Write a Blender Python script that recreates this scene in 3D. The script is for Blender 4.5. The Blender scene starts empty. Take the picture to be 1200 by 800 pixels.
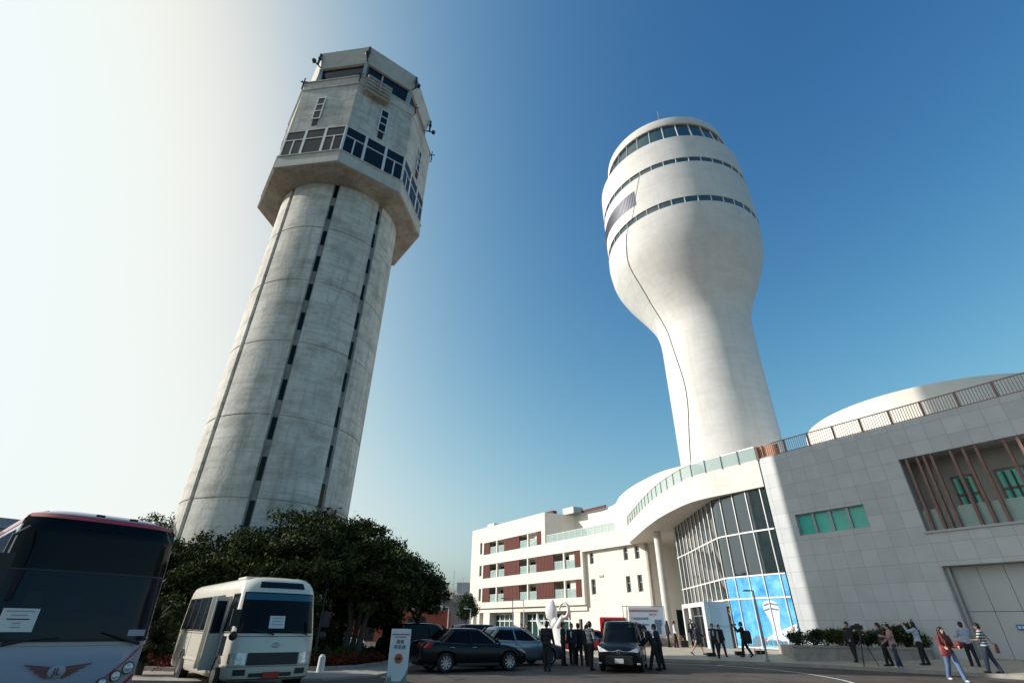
import bpy, bmesh, math, random
from mathutils import Vector, Matrix, noise
R = math.radians
S = bpy.context.scene
COL = S.collection

# ------------------------------------------------------------------ camera
cd = bpy.data.cameras.new('camera'); cam = bpy.data.objects.new('camera', cd); COL.objects.link(cam)
S.camera = cam
cd.sensor_width = 36.0; cd.lens = 574.0 / 1200.0 * 36.0; cd.clip_start = 0.05; cd.clip_end = 4000
pit, rol = R(30.18), R(-0.75)
cf = Vector((0, math.cos(pit), math.sin(pit))); cu = Vector((0, -math.sin(pit), math.cos(pit))); cr = Vector((1, 0, 0))
r2 = cr * math.cos(rol) - cu * math.sin(rol); u2 = cu * math.cos(rol) + cr * math.sin(rol)
cam.matrix_world = Matrix(((r2.x, u2.x, -cf.x, 0), (r2.y, u2.y, -cf.y, 0), (r2.z, u2.z, -cf.z, 1.5), (0, 0, 0, 1)))

# ------------------------------------------------------------------ sky and sun
SUN_AZ, SUN_EL = 275.0, 26.0
w = bpy.data.worlds.new('World'); S.world = w; w.use_nodes = True
nt = w.node_tree; bg = nt.nodes['Background']
sky = nt.nodes.new('ShaderNodeTexSky'); sky.sky_type = 'NISHITA'; sky.sun_disc = False
sky.sun_elevation = R(SUN_EL); sky.sun_rotation = R(SUN_AZ)
sky.altitude = 0; sky.air_density = 0.7; sky.dust_density = 4.5; sky.ozone_density = 2.0
sp_ = nt.nodes.new('ShaderNodeSeparateColor'); cb_ = nt.nodes.new('ShaderNodeCombineColor'); nt.links.new(sky.outputs[0], sp_.inputs[0])
for i_, (k_, g_, c_) in enumerate(((.165, 2.3, .775), (.2231, 1.8, .831), (.2466, 1.3, .849))):   # film-like response: deep blue away from the sun, a soft pale shoulder near it
    x_ = sp_.outputs[i_]
    for op_, v_, first in (('POWER', g_, False), ('MULTIPLY', -k_ / c_, False), ('EXPONENT', 0, False), ('SUBTRACT', 1.0, True), ('MULTIPLY', 10 * c_, False)):
        q_ = nt.nodes.new('ShaderNodeMath'); q_.operation = op_
        nt.links.new(x_, q_.inputs[1 if first else 0])
        if op_ != 'EXPONENT': q_.inputs[0 if first else 1].default_value = v_
        x_ = q_.outputs[0]
    nt.links.new(x_, cb_.inputs[i_])
nt.links.new(cb_.outputs[0], bg.inputs[0]); bg.inputs[1].default_value = 0.10
sd = bpy.data.lights.new('sun', 'SUN'); sun = bpy.data.objects.new('sun', sd); COL.objects.link(sun)
sd.energy = 4.6; sd.angle = R(0.55); sd.color = (1.0, 0.94, 0.85)
sdir = Vector((math.sin(R(SUN_AZ)) * math.cos(R(SUN_EL)), math.cos(R(SUN_AZ)) * math.cos(R(SUN_EL)), math.sin(R(SUN_EL))))
sun.rotation_euler = sdir.to_track_quat('Z', 'Y').to_euler(); sun.location = (-60, 5, 60)
S.view_settings.view_transform = 'Standard'; S.view_settings.look = 'None'
S.view_settings.exposure = 0.2; S.view_settings.gamma = 1.0; S.view_settings.use_curve_mapping = False
S.render.resolution_x = 1024; S.render.resolution_y = 682

# ------------------------------------------------------------------ helpers
def put(o, label=None, cat=None, group=None, kind=None):
    if label: o['label'] = label
    if cat: o['category'] = cat
    if group: o['group'] = group
    if kind: o['kind'] = kind
    return o

def thing(name, label, cat, loc=(0, 0, 0), rz=0.0, group=None):
    o = bpy.data.objects.new(name, None); COL.objects.link(o)
    o.location = loc; o.rotation_euler = (0, 0, rz); o.empty_display_size = .3
    return put(o, label, cat, group)

class MB:
    def __init__(s): s.v = []; s.f = []
    def add(s, vs, fs):
        b = len(s.v); s.v += [tuple(p) for p in vs]; s.f += [tuple(i + b for i in f) for f in fs]; return s
    def box(s, x0, x1, y0, y1, z0, z1, T=None):
        vs = [Vector((x, y, z)) for z in (z0, z1) for y in (y0, y1) for x in (x0, x1)]
        if T: vs = [T(p) for p in vs]
        return s.add(vs, [(0, 2, 3, 1), (4, 5, 7, 6), (0, 1, 5, 4), (2, 6, 7, 3), (0, 4, 6, 2), (1, 3, 7, 5)])
    def bar(s, a, b, w, h=None, up=(0, 0, 1)):
        a = Vector(a); b = Vector(b); d = (b - a).normalized(); h = h or w; up = Vector(up)
        if abs(d.dot(up)) > .98: up = Vector((1, 0, 0))
        x = d.cross(up).normalized() * w / 2; y = x.cross(d).normalized() * h / 2
        vs = [p + i * x + j * y for p in (a, b) for i, j in ((-1, -1), (1, -1), (1, 1), (-1, 1))]
        return s.add(vs, [(3, 2, 1, 0), (4, 5, 6, 7), (0, 1, 5, 4), (1, 2, 6, 5), (2, 3, 7, 6), (3, 0, 4, 7)])
    def tube(s, pts, rs, n=10, caps=True, flat=1.0, up=None):
        pts = [Vector(p) for p in pts]
        if not hasattr(rs, '__len__'): rs = [rs] * len(pts)
        vs = []; fs = []; px = None
        for i, p in enumerate(pts):
            d = (pts[min(i + 1, len(pts) - 1)] - pts[max(i - 1, 0)]).normalized()
            if px is None:
                u = Vector(up) if up else (Vector((0, 0, 1)) if abs(d.z) < .9 else Vector((1, 0, 0)))
                px = d.cross(u).normalized()
            px = (px - d * px.dot(d)).normalized(); py = d.cross(px)
            for k in range(n):
                t = 2 * math.pi * k / n
                vs.append(p + px * math.cos(t) * rs[i] + py * math.sin(t) * rs[i] * flat)
        m = len(pts)
        for i in range(m - 1):
            for k in range(n):
                a = i * n + k; b = i * n + (k + 1) % n; fs.append((a, b, b + n, a + n))
        if caps: fs.append(tuple(range(n - 1, -1, -1))); fs.append(tuple((m - 1) * n + k for k in range(n)))
        return s.add(vs, fs)
    def cyl(s, c, r, z0, z1, n=24): return s.tube([(c[0], c[1], z0), (c[0], c[1], z1)], r, n)
    def ell(s, c, r, rot=None, nu=16, nv=10):
        vs = [(0, 0, -1)]; fs = []
        for j in range(1, nv):
            t = -math.pi / 2 + math.pi * j / nv
            for i in range(nu): vs.append((math.cos(t) * math.cos(2 * math.pi * i / nu), math.cos(t) * math.sin(2 * math.pi * i / nu), math.sin(t)))
        vs.append((0, 0, 1)); L = len(vs) - 1
        for i in range(nu): fs.append((0, 1 + (i + 1) % nu, 1 + i)); fs.append((L, L - nu + i, L - nu + (i + 1) % nu))
        for j in range(nv - 2):
            for i in range(nu):
                a = 1 + j * nu + i; b = 1 + j * nu + (i + 1) % nu; fs.append((a, b, b + nu, a + nu))
        out = []
        for p in vs:
            q = Vector((p[0] * r[0], p[1] * r[1], p[2] * r[2]))
            if rot: q = rot @ q
            out.append(q + Vector(c))
        return s.add(out, fs)
    def prism(s, poly, z0, z1):
        n = len(poly); a = sum(poly[i][0] * poly[(i + 1) % n][1] - poly[(i + 1) % n][0] * poly[i][1] for i in range(n))
        if a < 0: poly = poly[::-1]
        zf0 = z0 if callable(z0) else (lambda p: z0); zf1 = z1 if callable(z1) else (lambda p: z1)
        vs = [(p[0], p[1], zf0(p)) for p in poly] + [(p[0], p[1], zf1(p)) for p in poly]
        return s.add(vs, [tuple(range(n - 1, -1, -1)), tuple(range(n, 2 * n))] + [(i, (i + 1) % n, (i + 1) % n + n, i + n) for i in range(n)])
    def plate(s, poly, T, th):
        """poly in a plane (a,b), T(a,b,c) to 3D, thickness th along c"""
        n = len(poly)
        vs = [T(a, b, 0) for a, b in poly] + [T(a, b, th) for a, b in poly]
        return s.add(vs, [tuple(range(n - 1, -1, -1)), tuple(range(n, 2 * n))] + [(i, (i + 1) % n, (i + 1) % n + n, i + n) for i in range(n)])
    def strip(s, path, z0, z1, th, closed=False, side=1):
        """vertical wall along a 2D path, thickness th to one side"""
        n = len(path); P = [Vector(p) for p in path]; off = []
        for i in range(n):
            a = P[i - 1] if (i or closed) else P[i]; b = P[(i + 1) % n] if (i < n - 1 or closed) else P[i]
            d = (b - a).normalized(); off.append(P[i] + Vector((-d.y, d.x)) * th * side)
        vs = []
        for z in (z0, z1):
            for i in range(n): vs.append((P[i].x, P[i].y, z)); vs.append((off[i].x, off[i].y, z))
        fs = []; m = 2 * n
        for i in range(n if closed else n - 1):
            j = (i + 1) % n; a, b, c, d = 2 * i, 2 * j, 2 * j + 1, 2 * i + 1
            fs += [(a, b, b + m, a + m), (d, c, c + m, d + m)[::-1], (a, d, c, b), (a + m, b + m, c + m, d + m)]
        if not closed: fs += [(0, m, m + 1, 1), (m - 2, m - 1, 2 * m - 1, 2 * m - 2)]
        return s.add(vs, fs)
    def lathe(s, c, prof, n=64, a0=0, a1=360):
        full = abs(a1 - a0) >= 360; k = n if full else n + 1; vs = []; fs = []
        for r, z in prof:
            for i in range(k):
                t = R(a0 + (a1 - a0) * i / n); vs.append((c[0] + r * math.sin(t), c[1] - r * math.cos(t), z))
        for j in range(len(prof) - 1):
            for i in range(k if full else k - 1):
                a = j * k + i; b = j * k + (i + 1) % k; fs.append((a, b, b + k, a + k))
        return s.add(vs, fs)
    def build(s, name, m, parent=None, smooth=False, angle=35, bevel=0, sub=0, fix=True):
        me = bpy.data.meshes.new(name); me.from_pydata(s.v, [], s.f)
        bm = bmesh.new(); bm.from_mesh(me)
        if fix: bmesh.ops.recalc_face_normals(bm, faces=bm.faces)
        if smooth:
            for f in bm.faces: f.smooth = True
            for e in bm.edges:
                if len(e.link_faces) == 2 and e.calc_face_angle(0) > R(angle): e.smooth = False
        bm.to_mesh(me); bm.free()
        if m: me.materials.append(m)
        o = bpy.data.objects.new(name, me); COL.objects.link(o)
        if parent:
            o.parent = parent
            if parent.type == 'EMPTY' and parent.get('worldgeo'): o.location = [-c for c in parent.location]
        if bevel:
            b = o.modifiers.new('bevel', 'BEVEL'); b.width = bevel; b.segments = 2; b.limit_method = 'ANGLE'
        if sub:
            b = o.modifiers.new('sub', 'SUBSURF'); b.levels = sub; b.render_levels = sub
        return o

def wthing(name, label, cat, loc, group=None):
    o = thing(name, label, cat, loc, 0, group); o['worldgeo'] = 1; return o

# ------------------------------------------------------------------ materials
MATS = {}
def mat(name, col, rough=.6, metal=0.0, var=.0, vs=1.0, bump=0.0, bs=20.0, spec=.5, ior=1.45, stretch=(1, 1, 1), col2=None, alpha=1.0, trans=0.0, coat=0.0, vd=4.0):
    m = bpy.data.materials.new(name); m.use_nodes = True; n = m.node_tree; p = n.nodes['Principled BSDF']
    p.inputs['Base Color'].default_value = (*col, 1); p.inputs['Roughness'].default_value = rough; p.inputs['Metallic'].default_value = metal
    p.inputs['Specular IOR Level'].default_value = spec; p.inputs['IOR'].default_value = ior; p.inputs['Alpha'].default_value = alpha
    p.inputs['Transmission Weight'].default_value = trans; p.inputs['Coat Weight'].default_value = coat
    if var or col2 or bump:
        tc = n.nodes.new('ShaderNodeTexCoord'); mp = n.nodes.new('ShaderNodeMapping'); mp.inputs['Scale'].default_value = stretch
        n.links.new(tc.outputs['Object'], mp.inputs[0])
    if var or col2:
        nz = n.nodes.new('ShaderNodeTexNoise'); nz.inputs['Scale'].default_value = vs; nz.inputs['Detail'].default_value = vd; nz.inputs['Roughness'].default_value = .62
        n.links.new(mp.outputs[0], nz.inputs['Vector'])
        rp = n.nodes.new('ShaderNodeValToRGB'); rp.color_ramp.elements[0].position = .33; rp.color_ramp.elements[1].position = .68
        c2 = col2 or tuple(max(0, c * (1 - var)) for c in col); c1 = col if col2 else tuple(min(1, c * (1 + var * .5)) for c in col)
        rp.color_ramp.elements[0].color = (*c2, 1); rp.color_ramp.elements[1].color = (*c1, 1)
        n.links.new(nz.outputs[0], rp.inputs[0]); n.links.new(rp.outputs[0], p.inputs['Base Color'])
    if bump:
        nb = n.nodes.new('ShaderNodeTexNoise'); nb.inputs['Scale'].default_value = bs; nb.inputs['Detail'].default_value = 5
        n.links.new(tc.outputs['Object'], nb.inputs['Vector'])
        bp = n.nodes.new('ShaderNodeBump'); bp.inputs['Strength'].default_value = bump; bp.inputs['Distance'].default_value = .02
        n.links.new(nb.outputs[0], bp.inputs['Height']); n.links.new(bp.outputs[0], p.inputs['Normal'])
    MATS[name] = m; return m

def tile_mat(name, col, joint, tw, th, ang, org, var=.08, rough=.45, mort=.012, zoff=0.0):
    """flat stone panels: joints on a grid along a vertical plane whose run is at angle ang (radians) in xy"""
    m = bpy.data.materials.new(name); m.use_nodes = True; n = m.node_tree; p = n.nodes['Principled BSDF']
    p.inputs['Roughness'].default_value = rough
    tc = n.nodes.new('ShaderNodeTexCoord'); sx = n.nodes.new('ShaderNodeVectorMath'); sx.operation = 'SUBTRACT'; sx.inputs[1].default_value = org
    n.links.new(tc.outputs['Object'], sx.inputs[0])
    vr = n.nodes.new('ShaderNodeVectorRotate'); vr.rotation_type = 'Z_AXIS'; vr.inputs['Angle'].default_value = -ang
    n.links.new(sx.outputs[0], vr.inputs['Vector'])
    sp = n.nodes.new('ShaderNodeSeparateXYZ'); cb = n.nodes.new('ShaderNodeCombineXYZ'); n.links.new(vr.outputs[0], sp.inputs[0])
    n.links.new(sp.outputs[0], cb.inputs[0]); n.links.new(sp.outputs[2], cb.inputs[1])
    br = n.nodes.new('ShaderNodeTexBrick'); br.offset = 0; br.squash = 1
    br.inputs['Scale'].default_value = 1; br.inputs['Brick Width'].default_value = tw; br.inputs['Row Height'].default_value = th
    br.inputs['Mortar Size'].default_value = mort; br.inputs['Mortar Smooth'].default_value = .3
    br.inputs['Color1'].default_value = (*[c * (1 + var) for c in col], 1); br.inputs['Color2'].default_value = (*[c * (1 - var) for c in col], 1)
    br.inputs['Mortar'].default_value = (*joint, 1)
    n.links.new(cb.outputs[0], br.inputs['Vector'])
    nz = n.nodes.new('ShaderNodeTexNoise'); nz.inputs['Scale'].default_value = 1.6; nz.inputs['Detail'].default_value = 6; n.links.new(tc.outputs['Object'], nz.inputs['Vector'])
    mx = n.nodes.new('ShaderNodeMixRGB'); mx.blend_type = 'MULTIPLY'; mx.inputs[0].default_value = .35
    rp = n.nodes.new('ShaderNodeValToRGB'); rp.color_ramp.elements[0].position = .3; rp.color_ramp.elements[1].position = .7
    rp.color_ramp.elements[0].color = (.72, .73, .75, 1); rp.color_ramp.elements[1].color = (1, 1, 1, 1)
    n.links.new(nz.outputs[0], rp.inputs[0]); n.links.new(br.outputs['Color'], mx.inputs[1]); n.links.new(rp.outputs[0], mx.inputs[2])
    n.links.new(mx.outputs[0], p.inputs['Base Color'])
    bp = n.nodes.new('ShaderNodeBump'); bp.inputs['Strength'].default_value = .5; bp.inputs['Distance'].default_value = .01; bp.invert = True
    n.links.new(br.outputs['Fac'], bp.inputs['Height']); n.links.new(bp.outputs[0], p.inputs['Normal'])
    MATS[name] = m; return m

def stain_mat(name, col, dark, light, rust=None, sc=.35, st=(1, 1, .25)):
    """weathered render: big blotches, vertical runs, horizontal trowel marks"""
    m = bpy.data.materials.new(name); m.use_nodes = True; n = m.node_tree; p = n.nodes['Principled BSDF']; p.inputs['Roughness'].default_value = .8
    p.inputs['Specular IOR Level'].default_value = .25
    tc = n.nodes.new('ShaderNodeTexCoord')
    def nz(scale, stretch, det=6, e0=.35, e1=.68, ro=.65):
        mp = n.nodes.new('ShaderNodeMapping'); mp.inputs['Scale'].default_value = stretch; n.links.new(tc.outputs['Object'], mp.inputs[0])
        t = n.nodes.new('ShaderNodeTexNoise'); t.inputs['Scale'].default_value = scale; t.inputs['Detail'].default_value = det; t.inputs['Roughness'].default_value = ro
        n.links.new(mp.outputs[0], t.inputs['Vector'])
        r = n.nodes.new('ShaderNodeMapRange'); r.inputs[1].default_value = e0; r.inputs[2].default_value = e1; n.links.new(t.outputs[0], r.inputs[0]); return r.outputs[0]
    def mix(f, a, b, k=1.0):
        x = n.nodes.new('ShaderNodeMixRGB')
        if k < 1:
            mm = n.nodes.new('ShaderNodeMath'); mm.operation = 'MULTIPLY'; mm.inputs[1].default_value = k; n.links.new(f, mm.inputs[0]); f = mm.outputs[0]
        n.links.new(f, x.inputs[0])
        for i, c in ((1, a), (2, b)):
            if isinstance(c, tuple): x.inputs[i].default_value = (*c, 1)
            else: n.links.new(c, x.inputs[i])
        return x.outputs[0]
    c = mix(nz(sc, (1, 1, .5)), col, light, .7)
    c = mix(nz(sc * 1.7, (1, 1, 1.6), 7, .48, .68), c, dark, .6)
    c = mix(nz(sc * 5, (1.5, 1.5, .12), 5, .5, .72), c, dark, .6)
    c = mix(nz(sc * 4, (.25, .25, 3.5), 6, .48, .72), c, dark, .5)
    c = mix(nz(sc * 9, (1, 1, .8), 9, .5, .62, .75), c, dark, .28)
    c = mix(nz(sc * 14, (.5, .5, 2.5), 8, .55, .68, .8), c, light, .30)
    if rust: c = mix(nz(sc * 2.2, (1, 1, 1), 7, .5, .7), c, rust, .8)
    n.links.new(c, p.inputs['Base Color'])
    bp = n.nodes.new('ShaderNodeBump'); bp.inputs['Strength'].default_value = .5; bp.inputs['Distance'].default_value = .03
    t = n.nodes.new('ShaderNodeTexNoise'); t.inputs['Scale'].default_value = 6; t.inputs['Detail'].default_value = 8; n.links.new(tc.outputs['Object'], t.inputs['Vector'])
    n.links.new(t.outputs[0], bp.inputs['Height']); n.links.new(bp.outputs[0], p.inputs['Normal'])
    MATS[name] = m; return m

asphalt = mat('asphalt', (.098, .080, .067), .85, var=.35, vs=.6, bump=.6, bs=90, vd=12)
def wear(m):
    n = m.node_tree; p = n.nodes['Principled BSDF']; src = p.inputs['Base Color'].links[0].from_socket; tc = n.nodes.new('ShaderNodeTexCoord')
    vo = n.nodes.new('ShaderNodeTexVoronoi'); vo.feature = 'DISTANCE_TO_EDGE'; vo.inputs['Scale'].default_value = .22
    nz = n.nodes.new('ShaderNodeTexNoise'); nz.inputs['Scale'].default_value = 1.2; nz.inputs['Detail'].default_value = 6; n.links.new(tc.outputs['Object'], nz.inputs['Vector'])
    mv_ = n.nodes.new('ShaderNodeVectorMath'); mv_.operation = 'ADD'; n.links.new(tc.outputs['Object'], mv_.inputs[0]); n.links.new(nz.outputs['Color'], mv_.inputs[1]); n.links.new(mv_.outputs[0], vo.inputs['Vector'])
    r = n.nodes.new('ShaderNodeMapRange'); r.inputs[1].default_value = .004; r.inputs[2].default_value = .012; r.inputs[3].default_value = .55; r.inputs[4].default_value = 1; n.links.new(vo.outputs['Distance'], r.inputs[0])
    n2 = n.nodes.new('ShaderNodeTexNoise'); n2.inputs['Scale'].default_value = .35; n2.inputs['Detail'].default_value = 9; n2.inputs['Roughness'].default_value = .7; n.links.new(tc.outputs['Object'], n2.inputs['Vector'])
    r2_ = n.nodes.new('ShaderNodeMapRange'); r2_.inputs[1].default_value = .4; r2_.inputs[2].default_value = .6; r2_.inputs[3].default_value = .75; r2_.inputs[4].default_value = 1.1; n.links.new(n2.outputs[0], r2_.inputs[0])
    m1 = n.nodes.new('ShaderNodeMath'); m1.operation = 'MULTIPLY'; n.links.new(r.outputs[0], m1.inputs[0]); n.links.new(r2_.outputs[0], m1.inputs[1])
    vm = n.nodes.new('ShaderNodeVectorMath'); vm.operation = 'SCALE'; n.links.new(src, vm.inputs[0]); n.links.new(m1.outputs[0], vm.inputs['Scale']); n.links.new(vm.outputs[0], p.inputs['Base Color'])
wear(asphalt)
paving = tile_mat('paving', (.43, .375, .30), (.25, .22, .18), .6, .6, .6, (0, 0, 0), .06, .8, .012)
def fix_paving():
    n = paving.node_tree
    for nd in n.nodes:
        if nd.type == 'COMBXYZ':
            sp = [x for x in n.nodes if x.type == 'SEPXYZ'][0]; n.links.new(sp.outputs[1], nd.inputs[1])
fix_paving()
kerbm = mat('kerb_stone', (.34, .31, .28), .8, var=.25, vs=1.5, bump=.3)
linem = mat('line_paint', (.7, .69, .66), .7, var=.35, vs=4)
white = mat('white_render', (.74, .70, .63), .6, var=.06, vs=.8, bump=.15, bs=12)
whiteT = None
whiteT2 = tile_mat('leaf_panels', (.66, .66, .64), (.45, .45, .45), 1.6, 1.5, R(-24), (0, 0, 0), .02, .45, .02)
wpanel = tile_mat('white_panels', (.72, .68, .61), (.55, .52, .47), 1.2, .6, R(-56.2), (9.87, 65.54, 9.74), .02, .6, .008)
tile = tile_mat('grey_stone_tiles', (.52, .54, .55), (.30, .315, .32), .836, .838, R(-56.2), (16.917 + .19, 32.906 - .27, 4.53), .06, .5, .009)
conc = stain_mat('stained_concrete', (.57, .55, .495), (.255, .235, .195), (.77, .75, .69))
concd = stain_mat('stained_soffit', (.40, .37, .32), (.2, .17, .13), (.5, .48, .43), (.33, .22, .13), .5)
creamc = stain_mat('cab_cream', (.56, .55, .49), (.42, .39, .33), (.6, .59, .53), None, .4)
whiteT = stain_mat('tower_white', (.72, .70, .67), (.60, .58, .55), (.77, .75, .72), None, .22)
groove = mat('groove_concrete', (.27, .26, .24), .85, var=.3, vs=2)
glassd = mat('dark_glass', (.008, .013, .018), .08, spec=.4, ior=1.42)
glassc = mat('car_glass', (.004, .005, .007), .05, spec=.3, ior=1.33)
glassf = mat('facade_glass', (.012, .026, .03), .03, spec=.9, ior=1.8, bump=.35, bs=.55)
glassg = mat('green_glass', (.08, .54, .44), .12, spec=.5, ior=1.5, var=.12, vs=.7)
glassT = mat('tower_glass', (.02, .055, .065), .05, spec=.8, ior=1.75, bump=.3, bs=.6)
doorgl = mat('door_glass', (.02, .075, .065), .1, spec=.35, ior=1.4)
railbr = mat('rail_brown', (.30, .18, .15), .5)
railglass = mat('rail_glass', (.42, .56, .53), .08, alpha=.55, ior=1.5)
alum = mat('white_frame', (.72, .71, .69), .4, metal=.1)
steel = mat('grey_steel', (.32, .33, .34), .4, metal=.6)
dsteel = mat('dark_steel', (.035, .035, .04), .45, metal=.3)
brown = mat('brown_fins', (.23, .125, .105), .5, var=.2, vs=3)
redbr = mat('redbrown_shutter', (.125, .030, .024), .75, var=.25, vs=2.5, stretch=(6, 6, .3))
orange = mat('orange_panel', (.50, .22, .13), .55)
louvre = mat('louvre_metal', (.19, .19, .22), .35, metal=.7)
stone = mat('planter_stone', (.33, .31, .28), .75, var=.25, vs=3, bump=.3)
soil = mat('soil', (.06, .04, .03), .95, var=.4, vs=4, bump=.6)
dark = mat('dark_void', (.012, .012, .013), .7)
leafm = mat('leaf_dark', (.085, .098, .026), .7, col2=(.010, .019, .006), vs=1.3, spec=.15)
leaf2 = mat('leaf_mid', (.05, .085, .03), .5, col2=(.02, .04, .014), vs=2.5)
leaf3 = mat('leaf_yucca', (.035, .05, .022), .7, col2=(.015, .026, .01), vs=3, spec=.15)
redfl = mat('red_flowers', (.22, .025, .02), .7, col2=(.03, .03, .012), vs=5, spec=.1)
bark = mat('bark', (.10, .08, .065), .9, col2=(.05, .04, .032), vs=6, bump=.6, bs=15, stretch=(1, 1, .2))
tyre = mat('tyre', (.018, .018, .018), .85, bump=.2)
rim = mat('rim_alloy', (.42, .43, .45), .3, metal=.8)
lampgl = mat('headlight_glass', (.74, .76, .78), .15, metal=.3, coat=.6, var=.5, vs=14)
redl = mat('tail_light', (.45, .02, .02), .2, coat=.5)
amber = mat('indicator', (.6, .22, .02), .25, coat=.5)
chrome = mat('chrome', (.6, .6, .62), .18, metal=1)
blackp = mat('black_plastic', (.02, .02, .022), .5)
paper = mat('paper_white', (.62, .64, .62), .8)
ink = mat('ink_dark', (.05, .05, .055), .8)
inkr = mat('ink_red', (.42, .05, .03), .8)
inkb = mat('ink_blue', (.05, .2, .45), .8)
inkg = mat('ink_grey', (.35, .35, .36), .8)

# ------------------------------------------------------------------ people
SK = mat('skin', (.50, .31, .22), .55, var=.08, vs=8)
HA = mat('hair_black', (.012, .010, .010), .45, var=.3, vs=30)
EY = mat('eye_dark', (.02, .015, .012), .3)
CL = {}
def cloth(c, r=.85):
    if c not in CL: CL[c] = mat('cloth_%d' % len(CL), c, r, var=.18, vs=6, bump=.25, bs=25)
    return CL[c]
def blobs(mb, a, b, ra, rb, n=12):
    a = Vector(a); b = Vector(b); mb.tube([a, a.lerp(b, .33), a.lerp(b, .66), b], [ra, ra * .72 + rb * .28, ra * .33 + rb * .67, rb], n)
    mb.ell(a, (ra,) * 3, None, 10, 8); mb.ell(b, (rb,) * 3, None, 10, 8)
def rem(o, vox, it=2):
    m = o.modifiers.new('remesh', 'REMESH'); m.mode = 'VOXEL'; m.voxel_size = vox; m.use_smooth_shade = True
    sm = o.modifiers.new('smooth', 'SMOOTH'); sm.iterations = it; sm.factor = .5
def person(label, loc, az, h=1.68, top=(.03, .03, .035), legs=(.02, .02, .022), shoes=(.02, .02, .02), pose='stand', L=(6, 0, -6, 4), A=((5, 8, 15), (5, 8, 15)),
           lean=0, head=0, hair='short', skirt=False, sleeve='long', female=False, inner=None, vox=.013, group=None, jacket_long=0.0, under=None, tilt=0):
    """L = thigh pitch, knee bend left / right; A = pitch, outward, elbow for left / right (forward positive)"""
    s = h / 1.70
    root = thing('person', label, 'person', loc, R(-az), group)
    def P(x, y, z): return Vector((x, y, z)) * s
    hipz = .90; lm = []; foot = []
    for i, sd_ in enumerate((-1, 1)):
        th, kb = L[2 * i], L[2 * i + 1]
        hp = P(.085 * sd_, 0, 0); t = R(th)
        kn = hp + P(.01 * sd_, math.sin(t) * .43, -math.cos(t) * .43); t2 = R(th - kb)
        an = kn + P(0, math.sin(t2) * .41, -math.cos(t2) * .41); lm.append((hp, kn, an, t2)); foot.append(an.z)
    base = -min(foot) + .075 * s
    off = Vector((0, 0, base)); tl = Matrix.Rotation(R(-lean), 4, 'X').to_3x3() @ Matrix.Rotation(R(tilt), 3, 'Y')
    def up(x, y, z): return tl @ P(x, y, z) + off       # z measured from the hips
    wd = .9 if female else 1.0
    undm = MB(); body = MB(); topm = MB(); legm = MB(); shm = MB()
    # torso
    tor = [((0, 0, .02), (.155, .105, .12)), ((0, 0, .17), (.132 * wd, .095, .14)), ((0, .005, .34), (.16 * wd, .105, .16)), ((0, -.005, .46), (.15 * wd, .085, .09))]
    for c, r in tor:
        body.ell(up(*c), [q * s for q in r], tl); topm.ell(up(*c), [(r[0] + .036) * s, (r[1] + .034) * s, (r[2] + .01) * s], tl)
    if jacket_long:
        topm.tube([up(0, 0, .15), up(0, 0, -jacket_long)], [.155 * s, .19 * s], 16, True, .75, (0, 1, 0))
    sh = [up(-.175 * wd, -.005, .475), up(.175 * wd, -.005, .475)]
    for m_, r in ((body, .055), (topm, .082)): blobs(m_, sh[0], sh[1], r * s, r * s)
    body.tube([up(0, -.01, .47), up(0, .005, .60)], [.06 * s, .052 * s], 12)
    # arms
    for i, sd_ in enumerate((-1, 1)):
        pt, ou, el = A[i][:3]; pt_, ou_ = R(pt), R(ou)
        def dr(p_, o_): return tl @ Vector((math.sin(o_) * sd_, math.sin(p_) * math.cos(o_), -math.cos(p_) * math.cos(o_)))
        d1 = dr(pt_, ou_); d2 = dr(R(pt + el), R(A[i][3]) if len(A[i]) > 3 else ou_ * .3)
        e = sh[i] + d1 * .285 * s; wr = e + d2 * .245 * s
        blobs(body, sh[i], e, .046 * s, .036 * s); blobs(body, e, wr, .037 * s, .026 * s)
        if under: blobs(undm, sh[i], e, .07 * s, .058 * s); blobs(undm, e, e.lerp(wr, .93), .058 * s, .046 * s); sleeve = 'none'
        if sleeve != 'none': blobs(topm, sh[i], e if sleeve != 'short' else sh[i].lerp(e, .75), .076 * s, .060 * s)
        if sleeve == 'long': blobs(topm, e, e.lerp(wr, .93), .060 * s, .047 * s)
        # hand: palm, four bent fingers, thumb from the side
        sidev = d2.cross(Vector((sd_, 0.2, 0))).normalized(); latv = d2.cross(sidev).normalized()
        pc = wr + d2 * .05 * s; rot = Matrix((latv, sidev, d2)).transposed()
        body.ell(pc, (.020 * s, .040 * s, .055 * s), rot)
        for k, ln in enumerate((.062, .074, .070, .055)):
            b0 = pc + d2 * .035 * s + sidev * (k - 1.5) * .021 * s; b1 = b0 + (d2 * .9 + latv * .25).normalized() * ln * .55 * s; b2 = b1 + (d2 * .6 + latv * .75).normalized() * ln * .5 * s
            body.tube([b0, b1, b2], [.0105 * s, .010 * s, .0085 * s], 8)
        t0 = pc - d2 * .02 * s - sidev * .03 * s; body.tube([t0, t0 + (d2 * .6 - sidev * .8).normalized() * .04 * s, t0 + (d2 * .95 - sidev * .5).normalized() * .07 * s], [.013 * s, .012 * s, .009 * s], 8)
    # head
    hm = tl @ Matrix.Rotation(R(head), 3, 'Z'); hc = up(0, .02, .685)
    def H(x, y, z): return hc + hm @ P(x, y, z)
    body.ell(hc, (.076 * s, .093 * s, .108 * s), hm); body.ell(H(0, .025, -.06), (.055 * s, .065 * s, .055 * s), hm)
    body.ell(H(0, .1, -.012), (.014 * s, .022 * s, .028 * s), hm)
    body.ell(H(0, .088, -.058), (.028 * s, .014 * s, .012 * s), hm)
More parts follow.
